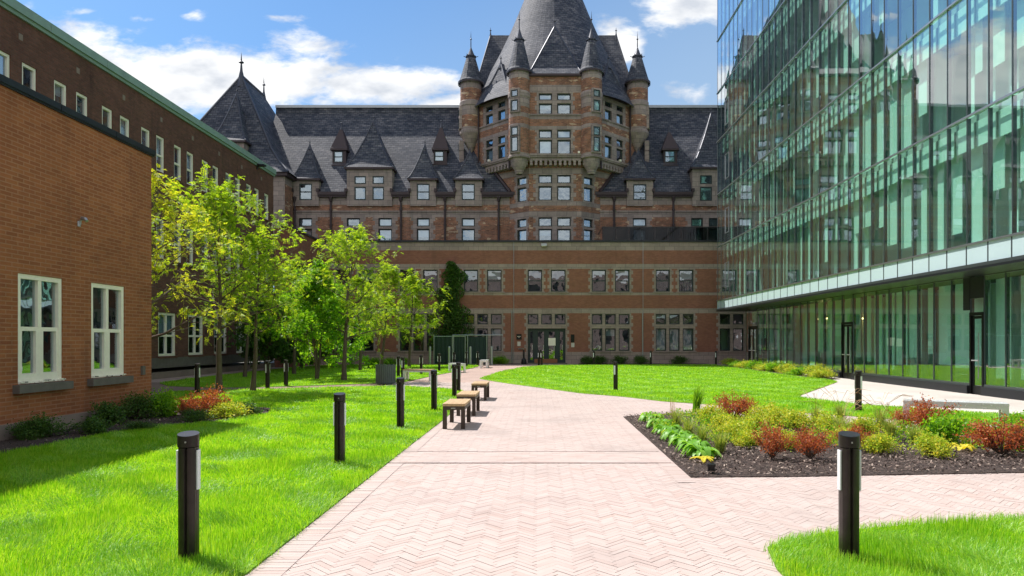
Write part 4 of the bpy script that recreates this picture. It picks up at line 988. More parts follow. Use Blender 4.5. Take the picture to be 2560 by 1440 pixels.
for i in range(len(FLR)-1):
    z0, z1 = FLR[i]+.06, FLR[i+1]-.14
    mb.box(GX+2.6, GX+2.75, ylast, GY1-.2, z0, z1)
    for k in range(7): yy = GY1-2-k*5.3; mb.lathe(GX+1.5, yy, [(.28, z0), (.28, z1)], 14)
    for k in range(6): yy = GY1-4.7-k*6.1; mb.box(GX+1.9, GX+2.59, yy, yy+.12, z0, z1)
mb.box(RX+2.0, RX+2.15, ylast, RY1-.2, .15, 3.6)
for k in range(7): yy = RY1-1.6-k*5.3; mb.lathe(RX+1.3, yy, [(.3, .15), (.3, 3.6)], 14)
mb.build('inner_wall', MAT['gb_wall'], gb)
# far end and roof
p = MB()
for i in range(len(FLR)-1):
    for k in range(14): xa = GX+.02+k*1.1; p.face([(xa, GY1, FLR[i]), (xa, GY1, FLR[i+1]), (xa+1.08, GY1, FLR[i+1]), (xa+1.08, GY1, FLR[i])])
p.build('glazing', MAT['glass_green'], gb)
p = MB(); p.box(GX-.05, GX+16, ylast, GY1, FLR[-1]+.052, FLR[-1]+.5); p.build('roof', MAT['dark_metal'], gb)
# spandrel band and soffit
p = MB()
for a, b_ in zip(ys[1:], ys[:-1]): p.box(GX-.02, GX+.08, a+.02, b_-.02, 3.80, 4.33)
p.build('spandrel', MAT['gb_band'], gb)
p = MB()
for y_ in ys: p.box(GX-.03, GX+.05, y_-.018, y_+.018, 3.78, 4.33)
p.box(GX-.09, GX-.03, ylast, GY1, 3.70, 3.79); p.build('mullion', MAT['mull'], gb)
p = MB(); p.box(GX-.085, RX+.3, ylast, GY1, 3.63, 3.699); p.box(RX+.3, GX+16, ylast, GY1, 3.63, 4.2); p.build('soffit', MAT['dark_metal'], gb)
# ground floor
yg = [RY1 - k*MOD for k in range(int((RY1-GY0)/MOD)+1)]
doors = [(20.46, 21.10, 2.46), (28.95, 30.0, 2.4), (41.5, 43.2, 2.5)]
segs = []; prev = ylast
for (a, b_, h) in doors: segs.append((prev, a)); prev = b_
segs.append((prev, RY1))
for (a, b_) in segs:
    gz = MB(); gm = MB(); cu = MB()
    n = max(1, round((b_-a)/MOD)); st = (b_-a)/n
    for k in range(n):
        j = [rg.uniform(-.004, .004) for _ in range(4)]; y0, y1 = a+k*st, a+(k+1)*st
        gz.face([(RX+j[0], y1, .30), (RX+j[1], y0, .30), (RX+j[2], y0, 3.63), (RX+j[3], y1, 3.63)])
        gm.box(RX-.02, RX+.1, y1-.018, y1+.018, .34, 3.60); gm.box(RX-.02, RX+.1, y0-.018 if k == 0 else y0+.0181, y0+.0182, .34, 3.60) if k == 0 else None
    gm.box(RX-.03, RX+.1, a, b_, .27, .34); gm.box(RX-.03, RX+.1, a, b_, 3.6, 3.629)
    cu.box(RX-.12, RX+.12, a+.01, b_-.01, .0, .27)
    gz.build('glazing', MAT['glass_green'], gb); gm.build('mullion', MAT['mull'], gb); cu.build('base_curb', MAT['dark_metal'], gb)
fw = FW(RX)
for (a, b_, h) in doors:
    q = MB(); mid = (a+b_)/2; n = -.02
    q.fbox(fw, a, a+.06, -.08, .05, .0, h+.06); q.fbox(fw, b_-.06, b_, -.08, .05, 0, h+.06); q.fbox(fw, a+.06, b_-.06, -.08, .05, h-.04, h+.06)
    df = q.build('door_frame', MAT['black_metal'], gb)
    lf = [(a+.07, b_-.07)] if b_-a < .9 else [(a+.07, mid-.01), (mid+.01, b_-.07)]
    for u0, u1 in lf:
        q = MB(); t_ = .06
        q.fbox(fw, u0, u0+t_, -.04, .0, .03, h-.05); q.fbox(fw, u1-t_, u1, -.04, .0, .03, h-.05); q.fbox(fw, u0+t_, u1-t_, -.04, 0, .03, .28); q.fbox(fw, u0+t_, u1-t_, -.04, 0, h-.14, h-.05)
        d_ = q.build('door', MAT['black_metal'], gb)
        q = MB(); q.face([(RX+.02, u0+t_, .28), (RX+.02, u1-t_, .28), (RX+.02, u1-t_, h-.14), (RX+.02, u0+t_, h-.14)]); q.build('pane', MAT['glass_green'], d_)
        q = MB(); q.tube([(RX-.07, u0+.1, .5), (RX-.07, u0+.1, 1.9)], .015, 6); q.tube([(RX-.07, u0+.1, 1.05), (RX-.07, u1-.08, 1.05)], .02, 6); q.build('handle', MAT['alu'], d_)
    q = MB(); q.face([(RX, b_, h+.06), (RX, a, h+.06), (RX, a, 3.6), (RX, b_, 3.6)]); q.build('glazing', MAT['glass_green'], gb)
q = MB(); q.box(RX-.03, RX+.1, 20.46-.0, 21.1, 2.95, 3.6); q.box(RX-.04, RX+.1, 21.1, 21.42, 2.6, 3.6); q.build('door_panel', MAT['dark_metal'], gb)
bl = MB()
for k, (a, b_) in enumerate(zip(yg[1:], yg[:-1])):
    if rg.random() < .93:
        L = rg.uniform(2.2, 3.15) if a < 35 else rg.choice((0.6, 1.6, 2.6, 3.0)); bl.box(RX+.36, RX+.38, a+.08, a+.08+MOD*rg.choice((.55, .7, .85)), 3.4-L, 3.5)
bl.build('blind', MAT['gb_white'], gb)
p = MB(); p.box(RX+.12, GX+16, ylast, RY1, .02, .14); p.build('floor_slab', MAT['gb_floor'], gb)
# operable windows with pale frames near the far corner
for z_ in (5.1, 8.6, 12.1, 15.6):
    q = MB(); a, b_ = ys[3]+.03, ys[2]-.03
    for (y0, y1, c, d) in ((a, a+.04, z_, z_+1.6), (b_-.04, b_, z_, z_+1.6), (a+.04, b_-.04, z_, z_+.04), (a+.04, b_-.04, z_+1.56, z_+1.6)): q.box(GX-.03, GX-.013, y0, y1, c, d)
    q.build('vent_frame', MAT['alu'], gb)
for k, (yy, zc) in enumerate(((34.2, 3.0), (31.8, 3.0), (26.5, 3.0))):
    pass
# ------------------------------------------------------------------ bollard lights
def make_bollard(h=.97):
    t = thing('bollard_light', (0, 0, 0), 'x', 'bollard', 'bollard lights beside the paths')
    pts = []
    for i in range(40):
        a = 2*math.pi*i/40; r = .078
        da = (a + math.pi/2) % (2*math.pi); da = min(da, 2*math.pi-da)
        if da < .12: r = .062
        for s_ in (-1, 1):
            db_ = abs((a + math.pi/2 + s_*1.45 + math.pi) % (2*math.pi) - math.pi)
            if db_ < .42: r = .073
        pts.append((r*math.cos(a), r*math.sin(a)))
    q = MB(); n = len(pts); zt = h-.115
    for i in range(n):
        (x0,y0),(x1,y1) = pts[i], pts[(i+1)%n]; q.face([(x0,y0,0),(x1,y1,0),(x1,y1,zt),(x0,y0,zt)])
    q.face([(x,y,zt) for x,y in pts]); q.build('post', MAT['bollard'], t)
    q = MB(); m_ = 32; sl = lambda y: h - .014 + y*.16
    ring = [(.0795*math.cos(2*math.pi*i/m_), .0795*math.sin(2*math.pi*i/m_)) for i in range(m_)]
    for i in range(m_):
        (x0,y0),(x1,y1) = ring[i], ring[(i+1)%m_]; q.face([(x0,y0,zt+.006),(x1,y1,zt+.006),(x1,y1,sl(y1)),(x0,y0,sl(y0))])
    q.face([(x,y,sl(y)) for x,y in ring]); q.face([(x,y,zt+.006) for x,y in ring[::-1]]); q.build('cap', MAT['bollard'], t)
    q = MB(); q.lathe(0, 0, [(.0, 0), (.006, .0)], 8); 
    q = MB(); q.box(-.006, .006, -.084, -.076, h-.075, h-.063); q.build('screw', MAT['alu'], t)
    for s_ in (-1, 1):
        q = MB(); k = 8; a0 = -math.pi/2 + s_*1.45 - .36
        for i in range(k):
            t0, t1 = a0+.72*i/k, a0+.72*(i+1)/k; z0, z1 = h-.43, h-.135
            P = lambda r, a, z: (r*math.cos(a), r*math.sin(a), z)
            q.face([P(.087,t0,z0),P(.087,t1,z0),P(.087,t1,z1),P(.087,t0,z1)]); q.face([P(.0735,t0,z1),P(.087,t0,z1),P(.087,t1,z1),P(.0735,t1,z1)]); q.face([P(.087,t0,z0),P(.0735,t0,z0),P(.0735,t1,z0),P(.087,t1,z0)])
            if i == 0: q.face([P(.0735,t0,z0),P(.087,t0,z0),P(.087,t0,z1),P(.0735,t0,z1)])
            if i == k-1: q.face([P(.087,t1,z0),P(.0735,t1,z0),P(.0735,t1,z1),P(.087,t1,z1)])
        q.build('light_panel', MAT['lens'], t)
    return t
m, nt, b = newmat('bronze_post'); t = nd(nt, 'ShaderNodeTexCoord')
setin(nt, b.inputs['Base Color'], ramp(nt, noise(nt, t.outputs['Object'], 9, 5), [(.3, (.016, .012, .012)), (.7, (.034, .025, .024))])); b.inputs['Metallic'].default_value = .35; b.inputs['Roughness'].default_value = .33
MAT['bollard'] = m; MAT['lens'] = plain('frosted_lens', (.72, .74, .77), .3, 0, .03)
bol = [  # px, base py, turn, label
 (471, 1403, 12, 'black bollard light standing nearest on the left lawn, at the bottom left'),
 (849, 1166, 8, 'black bollard light on the left lawn, second nearest, alone near the paving edge'),
 (1001, 1073, 0, 'black bollard light on the left lawn in front of the grey slatted bin'),
 (1085, 1028, 4, 'black bollard light on the lawn just left of the nearest wooden bench'),
 (1136, 994, 6, 'black bollard light behind the nearest wooden bench, the front one of a close pair'),
 (1146, 981, 6, 'black bollard light behind the nearest wooden bench, the rear one of a close pair'),
 (1007, 951, 60, 'black bollard light just right of the grey slatted bin, showing its pale lens'),
 (996, 943, 4, 'black bollard light just behind the grey slatted bin, farther one with hidden lens'),
 (1053, 937, 5, 'black bollard light behind the wooden bench with white legs'),
 (1098, 929, 8, 'black bollard light on the far lawn between two white legged benches'),
 (1135, 921, 8, 'black bollard light in front of the green fence screen, left of three'),
 (1166, 917, 8, 'black bollard light in front of the green fence screen, middle of three'),
 (1194, 915, 8, 'black bollard light in front of the green fence screen, right of three'),
 (1347, 913, 50, 'black bollard light before the entrance doors, the left of two'),
 (1354, 914, 50, 'black bollard light before the entrance doors, the right of two'),
 (1485, 913, 50, 'black bollard light at the annex wall just right of the entrance'),
 (1627, 913, 50, 'black bollard light at the annex wall under the curtained windows'),
 (1790, 913, 50, 'black bollard light near the far corner of the glass building'),
 (1539, 977, 50, 'black bollard light alone in the middle of the big right lawn'),
 (2146, 1030, -50, 'black bollard light behind the flower bed, before the pale plaza'),
 (2123, 1405, -10, 'black bollard light nearest on the right, in the small front lawn'),
 (493, 988, 4, 'black bollard light left of the tree trunks, behind the red shrubs'),
 (669, 971, 50, 'black bollard light on the strip between lawns, left of two close ones'),
 (715, 966, 50, 'black bollard light on the far left lawn, right of two close ones')]
proto = make_bollard()
for i, (px, py, rot, lab) in enumerate(bol):
    o = proto if i == 0 else copy_tree(proto)
    X, Y = G(px, py); Y = min(Y, 46.6); X = PX(px, Y)
    o.location = (X, Y, 0.0); o.rotation_euler = (0, 0, R(rot)); o.scale = (.94, .94, 1); o['label'] = lab
# ------------------------------------------------------------------ benches
m, nt, b = newmat('bench_wood'); t = nd(nt, 'ShaderNodeTexCoord')
mp = nd(nt, 'ShaderNodeMapping'); mp.inputs['Scale'].default_value = (20, 2, 20); nt.links.new(t.outputs['Object'], mp.inputs[0])
setin(nt, b.inputs['Base Color'], ramp(nt, noise(nt, mp.outputs[0], 2, 5), [(.3, (.36, .23, .12)), (.7, (.52, .36, .2))])); b.inputs['Roughness'].default_value = .6; MAT['wood'] = m
MAT['bench_leg'] = plain('dark_brown_leg', (.05, .034, .026), .5, .1)
MAT['white_metal'] = plain('bright_bench_metal', (.80, .80, .80), .25, .35, .04)
def make_bench(w, l, h, top, leg, leg_t, label, slats=5, group=None, round_=False):
    t = thing('bench', (0, 0, 0), label, 'bench', group)
    q = MB(); sw = (w-.004*(slats-1))/slats
    for k in range(slats): x0 = -w/2+k*(sw+.004); q.box(x0, x0+sw, 0, l, h-.045, h)
    q.build('seat', MAT[top], t)
    q = MB()
    q.box(-w/2+.004, w/2-.004, .004, .05, h-.115, h-.047); q.box(-w/2+.004, w/2-.004, l-.05, l-.004, h-.115, h-.047)
    q.box(-w/2+.004, -w/2+.04, .05, l-.05, h-.115, h-.047); q.box(w/2-.04, w/2-.004, .05, l-.05, h-.115, h-.047); q.build('seat_frame', MAT[leg], t)
    for sx in (0, 1):
        for sy_ in (0, 1):
            x0 = -w/2+.002 if sx == 0 else w/2-leg_t-.002; y0 = .002 if sy_ == 0 else l-leg_t-.002
            q = MB(); q.box(x0, x0+leg_t, y0, y0+leg_t, 0, h-.117); q.build('leg', MAT[leg], t)
    if top == 'wood': q = MB(); q.box(-.05, .03, -.003, .004, h-.09, h-.075); q.build('maker_plate', MAT['alu'], t)
    return t
wb = make_bench(.42, 1.12, .47, 'wood', 'bench_leg', .075, 'wooden bench with dark brown legs, nearest of the three on the paving edge', group='wooden benches along the brick path')
wb.location = (-1.555, 12.72, .006)
for X, Y, lab in ((-1.56, 14.95, 'wooden bench with dark brown legs, middle one of the three on the paving edge'), (-1.60, 18.75, 'wooden bench with dark brown legs, farthest of the three, right beside the path')):
    o = copy_tree(wb); o.location = (X, Y, .006); o['label'] = lab
wl = make_bench(.42, 1.25, .47, 'wood', 'white_metal', .11, 'wooden topped bench with white metal legs right of the grey bin')
wl.location = (PX(1084, 28.2), 28.1, .006); wl.rotation_euler = (0, 0, R(78))
w2_ = make_bench(.45, 1.35, .47, 'white_metal', 'white_metal', .10, 'pale metal bench where the path bends, behind the close bollard pair')
w2_.location = (PX(1156, 35.5), 35.2, .006); w2_.rotation_euler = (0, 0, R(28))
w3_ = make_bench(.5, 1.4, .47, 'white_metal', 'white_metal', .12, 'pale metal bench seen end on at the far end of the path')
w3_.location = (PX(1210, 41.5), 41.2, .006)
sb = make_bench(.5, 1.72, .47, 'white_metal', 'white_metal', .11, 'long polished steel bench behind the flower bed near the plaza', slats=1)
sb.location = (8.78, 12.75, .02); sb.rotation_euler = (0, 0, R(62.5))
# ------------------------------------------------------------------ slatted bin
X, Y = G(959, 962); t = thing('litter_bin', (X, Y+.35, .02), 'round grey slatted litter bin on the edge of the left lawn', 'bin')
MAT['bin'] = plain('grey_recycled_slat', (.085, .105, .10), .65, 0, .2, 4)
q = MB(); n = 30
for k in range(n):
    a = 2*math.pi*k/n; c, s = math.cos(a), math.sin(a); r = .375; hw = .033
    P = lambda rr, tt, z: (rr*c - tt*s, rr*s + tt*c, z); h_ = .72+.012*math.sin(k*3)
    V8 = [P(r-.02,-hw,.02),P(r,-hw,.02),P(r,hw,.02),P(r-.02,hw,.02),P(r-.02,-hw,h_),P(r,-hw,h_),P(r,hw,h_),P(r-.02,hw,h_)]
    for f_ in ((0,1,5,4),(1,2,6,5),(2,3,7,6),(3,0,4,7),(4,5,6,7)): q.face([V8[i] for i in f_])
q.build('slats', MAT['bin'], t)
q = MB(); q.lathe(0, 0, [(0,.02),(.35,.02),(.35,.70),(.30,.70),(.30,.4),(0,.4)], 24); q.build('liner', MAT['dark_metal'], t)
# ------------------------------------------------------------------ screened fence and posts
FYY = 46.6; t = thing('screen_fence', (PX(1168, FYY), FYY, 0), 'chain link fence panels covered with dark green screen against the annex', 'fence', world=True)
MAT['screen_green'] = plain('dark_green_screen', (.012, .030, .027), .75, 0, .3, 3)
zt = PZ(841, FYY)
for px in (1085, 1131, 1134, 1163, 1169, 1217): q = MB(); q.tube([(PX(px, FYY), FYY-.03, 0), (PX(px, FYY), FYY-.03, zt+.06)], .033, 8); q.build('post', MAT['galv'], t)
q = MB()
q.tube([(PX(1085, FYY), FYY-.02, zt), (PX(1163, FYY), FYY-.02, zt)], .022, 6); q.tube([(PX(1131, FYY), FYY-.02, zt+.08), (PX(1257, FYY), FYY-.02, zt+.1)], .03, 6); q.build('top_rail', MAT['galv'], t)
for a, b_ in ((1086, 1130), (1135, 1162), (1170, 1216)):
    q = MB(); n = 12
    for i in range(n):
        x0 = PX(a+(b_-a)*i/n, FYY); x1 = PX(a+(b_-a)*(i+1)/n, FYY); y0 = FYY+.02*math.sin(i*2.1); y1 = FYY+.02*math.sin((i+1)*2.1)
        q.face([(x0,y0,.08),(x1,y1,.08),(x1,y1,zt-.03),(x0,y0,zt-.03)])
    q.build('screen_cloth', MAT['screen_green'], t)
labs = ['short grey steel guard post at the left end of the green fence', 'short grey steel guard post before the middle fence panel', 'short grey steel guard post before the right fence panel', 'short grey steel guard post between fence and annex windows']
for px, lab in zip((1075, 1123, 1176, 1229), labs):
    q = MB(); X = PX(px, 45.9); q.lathe(X, 45.9, [(.085, 0), (.085, 1.2), (.07, 1.26), (0, 1.29)], 12); tag(q.build('guard_post', MAT['galv']), lab, 'post', 'grey guard posts at the green fence')
q = MB(); X, Y = G(1778, 1186); q.lathe(X, Y, [(0,.03),(.045,.03),(.045,.1),(.055,.1),(.055,.13),(0,.13)], 12); tag(q.build('garden_light', MAT['black_metal']), 'small black garden light stuck in the bark mulch near its corner', 'light')
for (yy, zz_, k) in ((36.0, 3.05, 'left'), (34.9, 3.1, 'middle'), (29.9, 3.0, 'right')): pass
m = bpy.data.materials.new('warm_lamp'); m.use_nodes = True; b = m.node_tree.nodes['Principled BSDF']; b.inputs['Emission Color'].default_value = (1, .6, .25, 1); b.inputs['Emission Strength'].default_value = 5; MAT['lamp'] = m
for (px, py, lab) in ((2051, 797, 'warm lit ceiling lamp inside the glass building, left of three'), (2068, 795, 'warm lit ceiling lamp inside the glass building, middle of three'), (2157, 795, 'warm lit ceiling lamp inside the glass building, right of three')):
    X = RX+1.9; Y = F*X/(px-VX); z = PZ(py, Y); t = thing('ceiling_lamp', (X, Y, z), lab, 'lamp', 'lit lamps inside the glass building')
    q = MB(); q.lathe(0, 0, [(0,-.06),(.12,-.04),(.14,0),(0,.02)], 12); q.build('lamp_shade', MAT['lamp'], t)
    q = MB(); q.tube([(0,0,.02),(0,0,3.6-z)], .01, 5); q.build('cord', MAT['black_metal'], t)

# ------------------------------------------------------------------ leaves
def quads_to_mesh(name, C, A, B, mats, parent, mi=None, keel=None):
    """leaf quads as rhombs: centre C, half length A, half width B (n,3)"""
    n = len(C); V = np.stack([C-A, C+B-A*.1, C+A, C-B-A*.1], 1)
    if keel is not None: V[:, 1] += keel; V[:, 3] += keel
    V = V.reshape(-1, 3); k = np.arange(n)[:, None]*4
    T = np.concatenate([k+[0,1,2], k+[0,2,3]], 1).reshape(-1, 3)
    return fast_mesh(name, V, T, mats, parent, None if mi is None else np.repeat(mi, 2))
def unit(v): return v/np.maximum(np.linalg.norm(v, axis=-1, keepdims=True), 1e-9)
def grow_tree(seed, H, trunk_h, RW, nlimb=14, lean=(0, 0), fronds=1500, leaf='leaf_locust', kind='frond', multi=1, mid=.55, droop=.5, fl=.20):
    """returns (trunk mesh builder, frond arrays)"""
    rs = random.Random(seed); mb = MB(); twigs = []
    def branch(p, d, L, r, lvl):
        n = 5; pts = [p]; rad = [r]
        for i in range(n):
            d = (d + Vector((rs.gauss(0,.13), rs.gauss(0,.13), rs.gauss(.02,.08)))).normalized()
            p = p + d*(L/n); pts.append(p); rad.append(max(r*(1-(i+1)/(n+.3)), .004))
        mb.tube(pts, rad, 6 if lvl == 0 else 4, cap=False)
        if lvl < 2:
            for k in range(5 if lvl == 0 else 3):
                i = rs.choice((1, 2, 3, 4)) if lvl == 0 else rs.choice((2, 3, 4)); q = pts[i]; ax = (pts[i+1]-pts[i]).normalized()
                s = ax.orthogonal().normalized(); s.rotate(Matrix.Rotation(rs.uniform(0, 6.28), 3, ax))
                dd = (ax*rs.uniform(.5, .9) + s*rs.uniform(.5, .9) + Vector((0,0,.12))).normalized()
                branch(q, dd, L*rs.uniform(.35, .6), rad[i]*.6, lvl+1)
        for i in range(1, len(pts)):
            if lvl > 0 or i >= 3: twigs.append((pts[i], (pts[i]-pts[i-1]).normalized(), 1.0+lvl*.6))
    for s_ in range(multi):
        off = Vector((rs.uniform(-.12,.12), rs.uniform(-.12,.12), 0)) if multi > 1 else Vector((0,0,0))
        tl = Vector((lean[0]+(rs.uniform(-.14,.14) if multi > 1 else 0), lean[1], 1)).normalized()
        pts = [off.copy()]; p = off.copy(); N = 9; d = tl.copy(); top = H*.93*(1 if s_ == 0 else rs.uniform(.7,.95))
        r0 = .016*H if multi == 1 else .012*H
        rad = [r0*1.25]
        for i in range(N): d = (d + Vector((rs.gauss(0,.05), rs.gauss(0,.05), .08))).normalized(); p = p + d*(top/N); pts.append(p.copy()); rad.append(r0*(1-(i+1)/N*.93))
        mb.tube(pts, rad, 9, cap=False)
        for k in range(nlimb if multi == 1 else nlimb//2+1):
            f = k/(nlimb-1) if multi == 1 else k/(nlimb//2+.01); z = trunk_h + (top-trunk_h)*(f**.9)*.94; i = min(int(z/top*N), N-1); ff = z/top*N-i; q = pts[i].lerp(pts[i+1], min(ff, 1))
            az = k*2.4 + rs.uniform(-.4,.4) + s_; t = (z-trunk_h)/(top-trunk_h)
            prof = (1-(abs(t-mid*.6)/(1.0))**1.4) * (1.05-.62*t); L = RW*max(.25, prof)*rs.uniform(.8,1.15)
            el = .30 + .72*t + rs.uniform(-.12,.12)
            branch(q, Vector((math.cos(az)*math.cos(el), math.sin(az)*math.cos(el), math.sin(el))), L*1.2, max(rad[i]*.5, .010), 0)
        twigs.append((pts[-1], d, 1.5)); twigs.append((pts[-2], d, 1.5))
    r = np.random.RandomState(seed); tw_ = [twigs[i] for i in r.choice(len(twigs), fronds, p=np.array([t[2] for t in twigs])/sum(t[2] for t in twigs))]
    P = np.array([t[0] for t in tw_]) + r.normal(0, .07, (fronds, 3)); D = np.array([t[1] for t in tw_])
    D = unit(D*.6 + r.normal(0, .6, (fronds, 3)) + np.array([0, 0, .1]))
    C, A, Bv = [], [], []
    if kind == 'frond':
        nl = 8; side = unit(np.cross(D, np.array([0, 0, 1.0])) + r.normal(0, .25, (fronds, 3))); Lf = r.uniform(.7, 1.25, (fronds, 1))*fl
        for j in range(nl):
            t = (j+.8)/nl; c = P + D*Lf*t - np.array([0, 0, 1])*droop*Lf*t*t
            for s_ in (-1, 1):
                dirl = unit(side*s_ + D*.45 - np.array([0, 0, .25]) + r.normal(0, .15, (fronds, 3))); ll = fl*.17*r.uniform(.8, 1.2, (fronds, 1))*(1.15-.5*abs(t-.45))
                C.append(c + dirl*ll); A.append(dirl*ll); w = unit(np.cross(dirl, np.cross(side, D)) ); Bv.append(w*ll*.36)
    else:
        k = 5
        for j in range(k):
            c = P + r.normal(0, .07, (fronds, 3)); a = unit(r.normal(0, 1, (fronds, 3)) + np.array([0, 0, -.3])); b_ = unit(np.cross(a, r.normal(0, 1, (fronds, 3))))
            s = fl*.17*r.uniform(.7, 1.2, (fronds, 1)); C.append(c); A.append(a*s); Bv.append(b_*s*.62)
    return mb, np.concatenate(C), np.concatenate(A), np.concatenate(Bv)
def plant_tree(px, Y, seed, label, H, th, RW, leaf='leaf_locust', **kw):
    X = PX(px, Y); t = thing('tree', (X, Y, 0), label, 'tree', 'young trees on the lawns')
    mb, C, A, Bv = grow_tree(seed, H, th, RW, leaf=leaf, **kw); mb.build('trunk', MAT['bark'], t, smooth=True)
    quads_to_mesh('crown', C, A, Bv, MAT[leaf], t); return t
plant_tree(362, 17.6, 41, 'yellow green young tree half hidden behind the orange brick building corner', 6.2, 1.7, 2.3, leaf='leaf_yellow', fronds=1700, nlimb=17, fl=.17)
plant_tree(548, 21.0, 12, 'largest young tree with bright feathery leaves behind the red shrubs', 6.2, 2.0, 2.9, fronds=3000, nlimb=24, lean=(.07, 0), fl=.18)
plant_tree(632, 22.0, 23, 'thin trunked young tree just right of the largest tree', 5.1, 1.9, 1.6, fronds=1100, nlimb=16, fl=.18)
plant_tree(792, 29.0, 34, 'dense dark green young tree with several stems near the lawn middle', 5.0, .9, 1.75, leaf='leaf_green', kind='leaf', fronds=2100, multi=3, nlimb=14, fl=.42)
plant_tree(860, 28.0, 45, 'tall feathery young tree just left of the grey bin', 6.4, 1.7, 2.5, fronds=1900, nlimb=20, mid=.7)
plant_tree(900, 37.5, 56, 'small young tree behind the tall feathery one, thin dark trunk', 5.0, 2.0, 1.8, fronds=900, nlimb=12, fl=.26)
plant_tree(953, 42.0, 67, 'young tree directly behind the grey bin, against the annex', 6.4, 2.2, 2.0, fronds=900, nlimb=15, fl=.28)
plant_tree(1023, 42.5, 78, 'rounded young tree farthest right, left of the ivy column', 5.8, 1.9, 2.2, fronds=1500, nlimb=15, fl=.26)
plant_tree(612, 30.5, 89, 'slim young tree standing in shade behind the two near left trunks', 5.2, 2.0, 1.6, fronds=700, nlimb=12, fl=.24)
plant_tree(735, 33.0, 91, 'tall light green young tree in front of the annex corner', 5.6, 2.0, 1.6, fronds=800, nlimb=15, fl=.25)
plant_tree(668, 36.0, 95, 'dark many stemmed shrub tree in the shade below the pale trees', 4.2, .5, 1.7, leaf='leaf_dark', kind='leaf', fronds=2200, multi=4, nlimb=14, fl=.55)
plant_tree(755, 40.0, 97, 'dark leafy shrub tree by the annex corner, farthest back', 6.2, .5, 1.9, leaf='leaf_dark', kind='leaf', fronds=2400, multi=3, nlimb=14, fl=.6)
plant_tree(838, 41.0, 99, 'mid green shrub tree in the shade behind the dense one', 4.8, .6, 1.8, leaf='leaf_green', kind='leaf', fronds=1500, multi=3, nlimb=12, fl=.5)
# climbing vine against the annex
t = thing('climbing_vine', (PX(1130, AY), AY-.3, 0), 'tall dark ivy column climbing the annex wall behind the fence', 'vine')
r = np.random.RandomState(9); n = 11000
z = r.uniform(.3, PZ(655, AY), n); zt = PZ(655, AY)
w_ = np.interp(z, [0, 2, 3.5, 5, 6.2, 7.0, zt], [1.7, 1.6, 1.15, .95, .8, .55, .15]); cxn = np.interp(z, [0, 4, zt], [.35, -.05, .1]) + .18*np.sin(z*2.3)
xx = cxn + w_*(1+.25*np.sin(z*5.1+1))*r.normal(0, .5, n).clip(-1, 1)*.9; yy = r.uniform(-.45, .25, n)*(.4+.6*w_/1.7)
C = np.stack([xx, yy, z], 1); A = unit(r.normal(0, 1, (n, 3))+[0,0,-.4]); Bv = unit(np.cross(A, r.normal(0, 1, (n, 3)))); s = r.uniform(.045, .09, (n, 1))
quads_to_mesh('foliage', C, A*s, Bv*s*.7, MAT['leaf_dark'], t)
q = MB()
for k in range(5): q.tube([(-.5+.25*k, .2, 0), (-.4+.2*k+.1*math.sin(k*2), .22, 3), (-.1+.1*k, .25, 5.8)], [.04, .03, .015], 5)
q.build('stem', MAT['bark'], t)

# ------------------------------------------------------------------ shrubs and bed plants
def shrub_proto(kind, seed):
    r = np.random.RandomState(seed); rs = random.Random(seed)
    C = A = Bv = None; stems = MB()
    if kind in ('barberry', 'gold', 'green', 'dark'):
        n = {'barberry': 3000, 'gold': 3000, 'green': 2400, 'dark': 3200}[kind]; nst = 34 if kind == 'barberry' else 30
        tips = []
        for k in range(nst):
            az = rs.uniform(0, 6.28); el = rs.uniform(.25, 1.45) if kind != 'barberry' else rs.uniform(.45, 1.35); L = rs.uniform(.42, .62)
            d = Vector((math.cos(az)*math.cos(el), math.sin(az)*math.cos(el), math.sin(el))); p0 = Vector((d.x*.03, d.y*.03, 0)); p1 = p0+d*L*.5+Vector((0,0,.05)); p2 = p0+d*L+Vector((0, 0, .03 if kind == 'barberry' else -.02))
            stems.tube([p0, p1, p2], [.009, .006, .003], 4, cap=False); tips.append((p0, p1, p2))
        idx = r.randint(0, nst, n); t = r.uniform(.25, 1.08, n)**.8
        tp = np.array([[list(a), list(b), list(c)] for a, b, c in tips]); a, b_, c = tp[idx, 0], tp[idx, 1], tp[idx, 2]; T = t[:, None]
        P = np.where(T < .5, a+(b_-a)*T*2, b_+(c-b_)*(T*2-1)); sp_ = .045 if kind == 'barberry' else .08
        P = P + r.normal(0, sp_, (n, 3)); P[:, 2] = np.maximum(P[:, 2], .02)
        A = unit(r.normal(0, 1, (n, 3)) + [0, 0, .25]); Bv = unit(np.cross(A, r.normal(0, 1, (n, 3))))
        s = r.uniform(.6, 1.25, (n, 1))*{'barberry': .021, 'gold': .033, 'green': .038, 'dark': .028}[kind]
        C, A, Bv = P, A*s, Bv*s*.55
    return C, A, Bv, stems
LEAF = {'barberry': 'leaf_red', 'gold': 'leaf_gold', 'green': 'leaf_green', 'dark': 'leaf_dark'}
PROTO = {}
def shrub(kind, X, Y, w, h, label, cat='shrub', z=.03, group=None, leaf=None):
    key = (kind, leaf or '', rnd.randint(0, 2))
    if key not in PROTO:
        C, A, Bv, st = shrub_proto(kind, hash_(key)); t = thing({'barberry': 'barberry_shrub', 'gold': 'gold_leaf_shrub', 'green': 'leafy_shrub', 'dark': 'low_shrub'}[kind], (0, 0, 0), 'x', cat)
        quads_to_mesh('foliage', C, A, Bv, MAT[leaf or LEAF[kind]], t); st.build('stem', MAT['bark'], t); PROTO[key] = t; o = t
    else: o = copy_tree(PROTO[key])
    o.location = (X, Y, z); o.scale = (w*1.12, w*1.12, h/.64); o.rotation_euler = (0, 0, rnd.uniform(0, 6.28)); o['label'] = label; o['category'] = cat
    if group: o['group'] = group
    elif 'group' in o: del o['group']
    return o
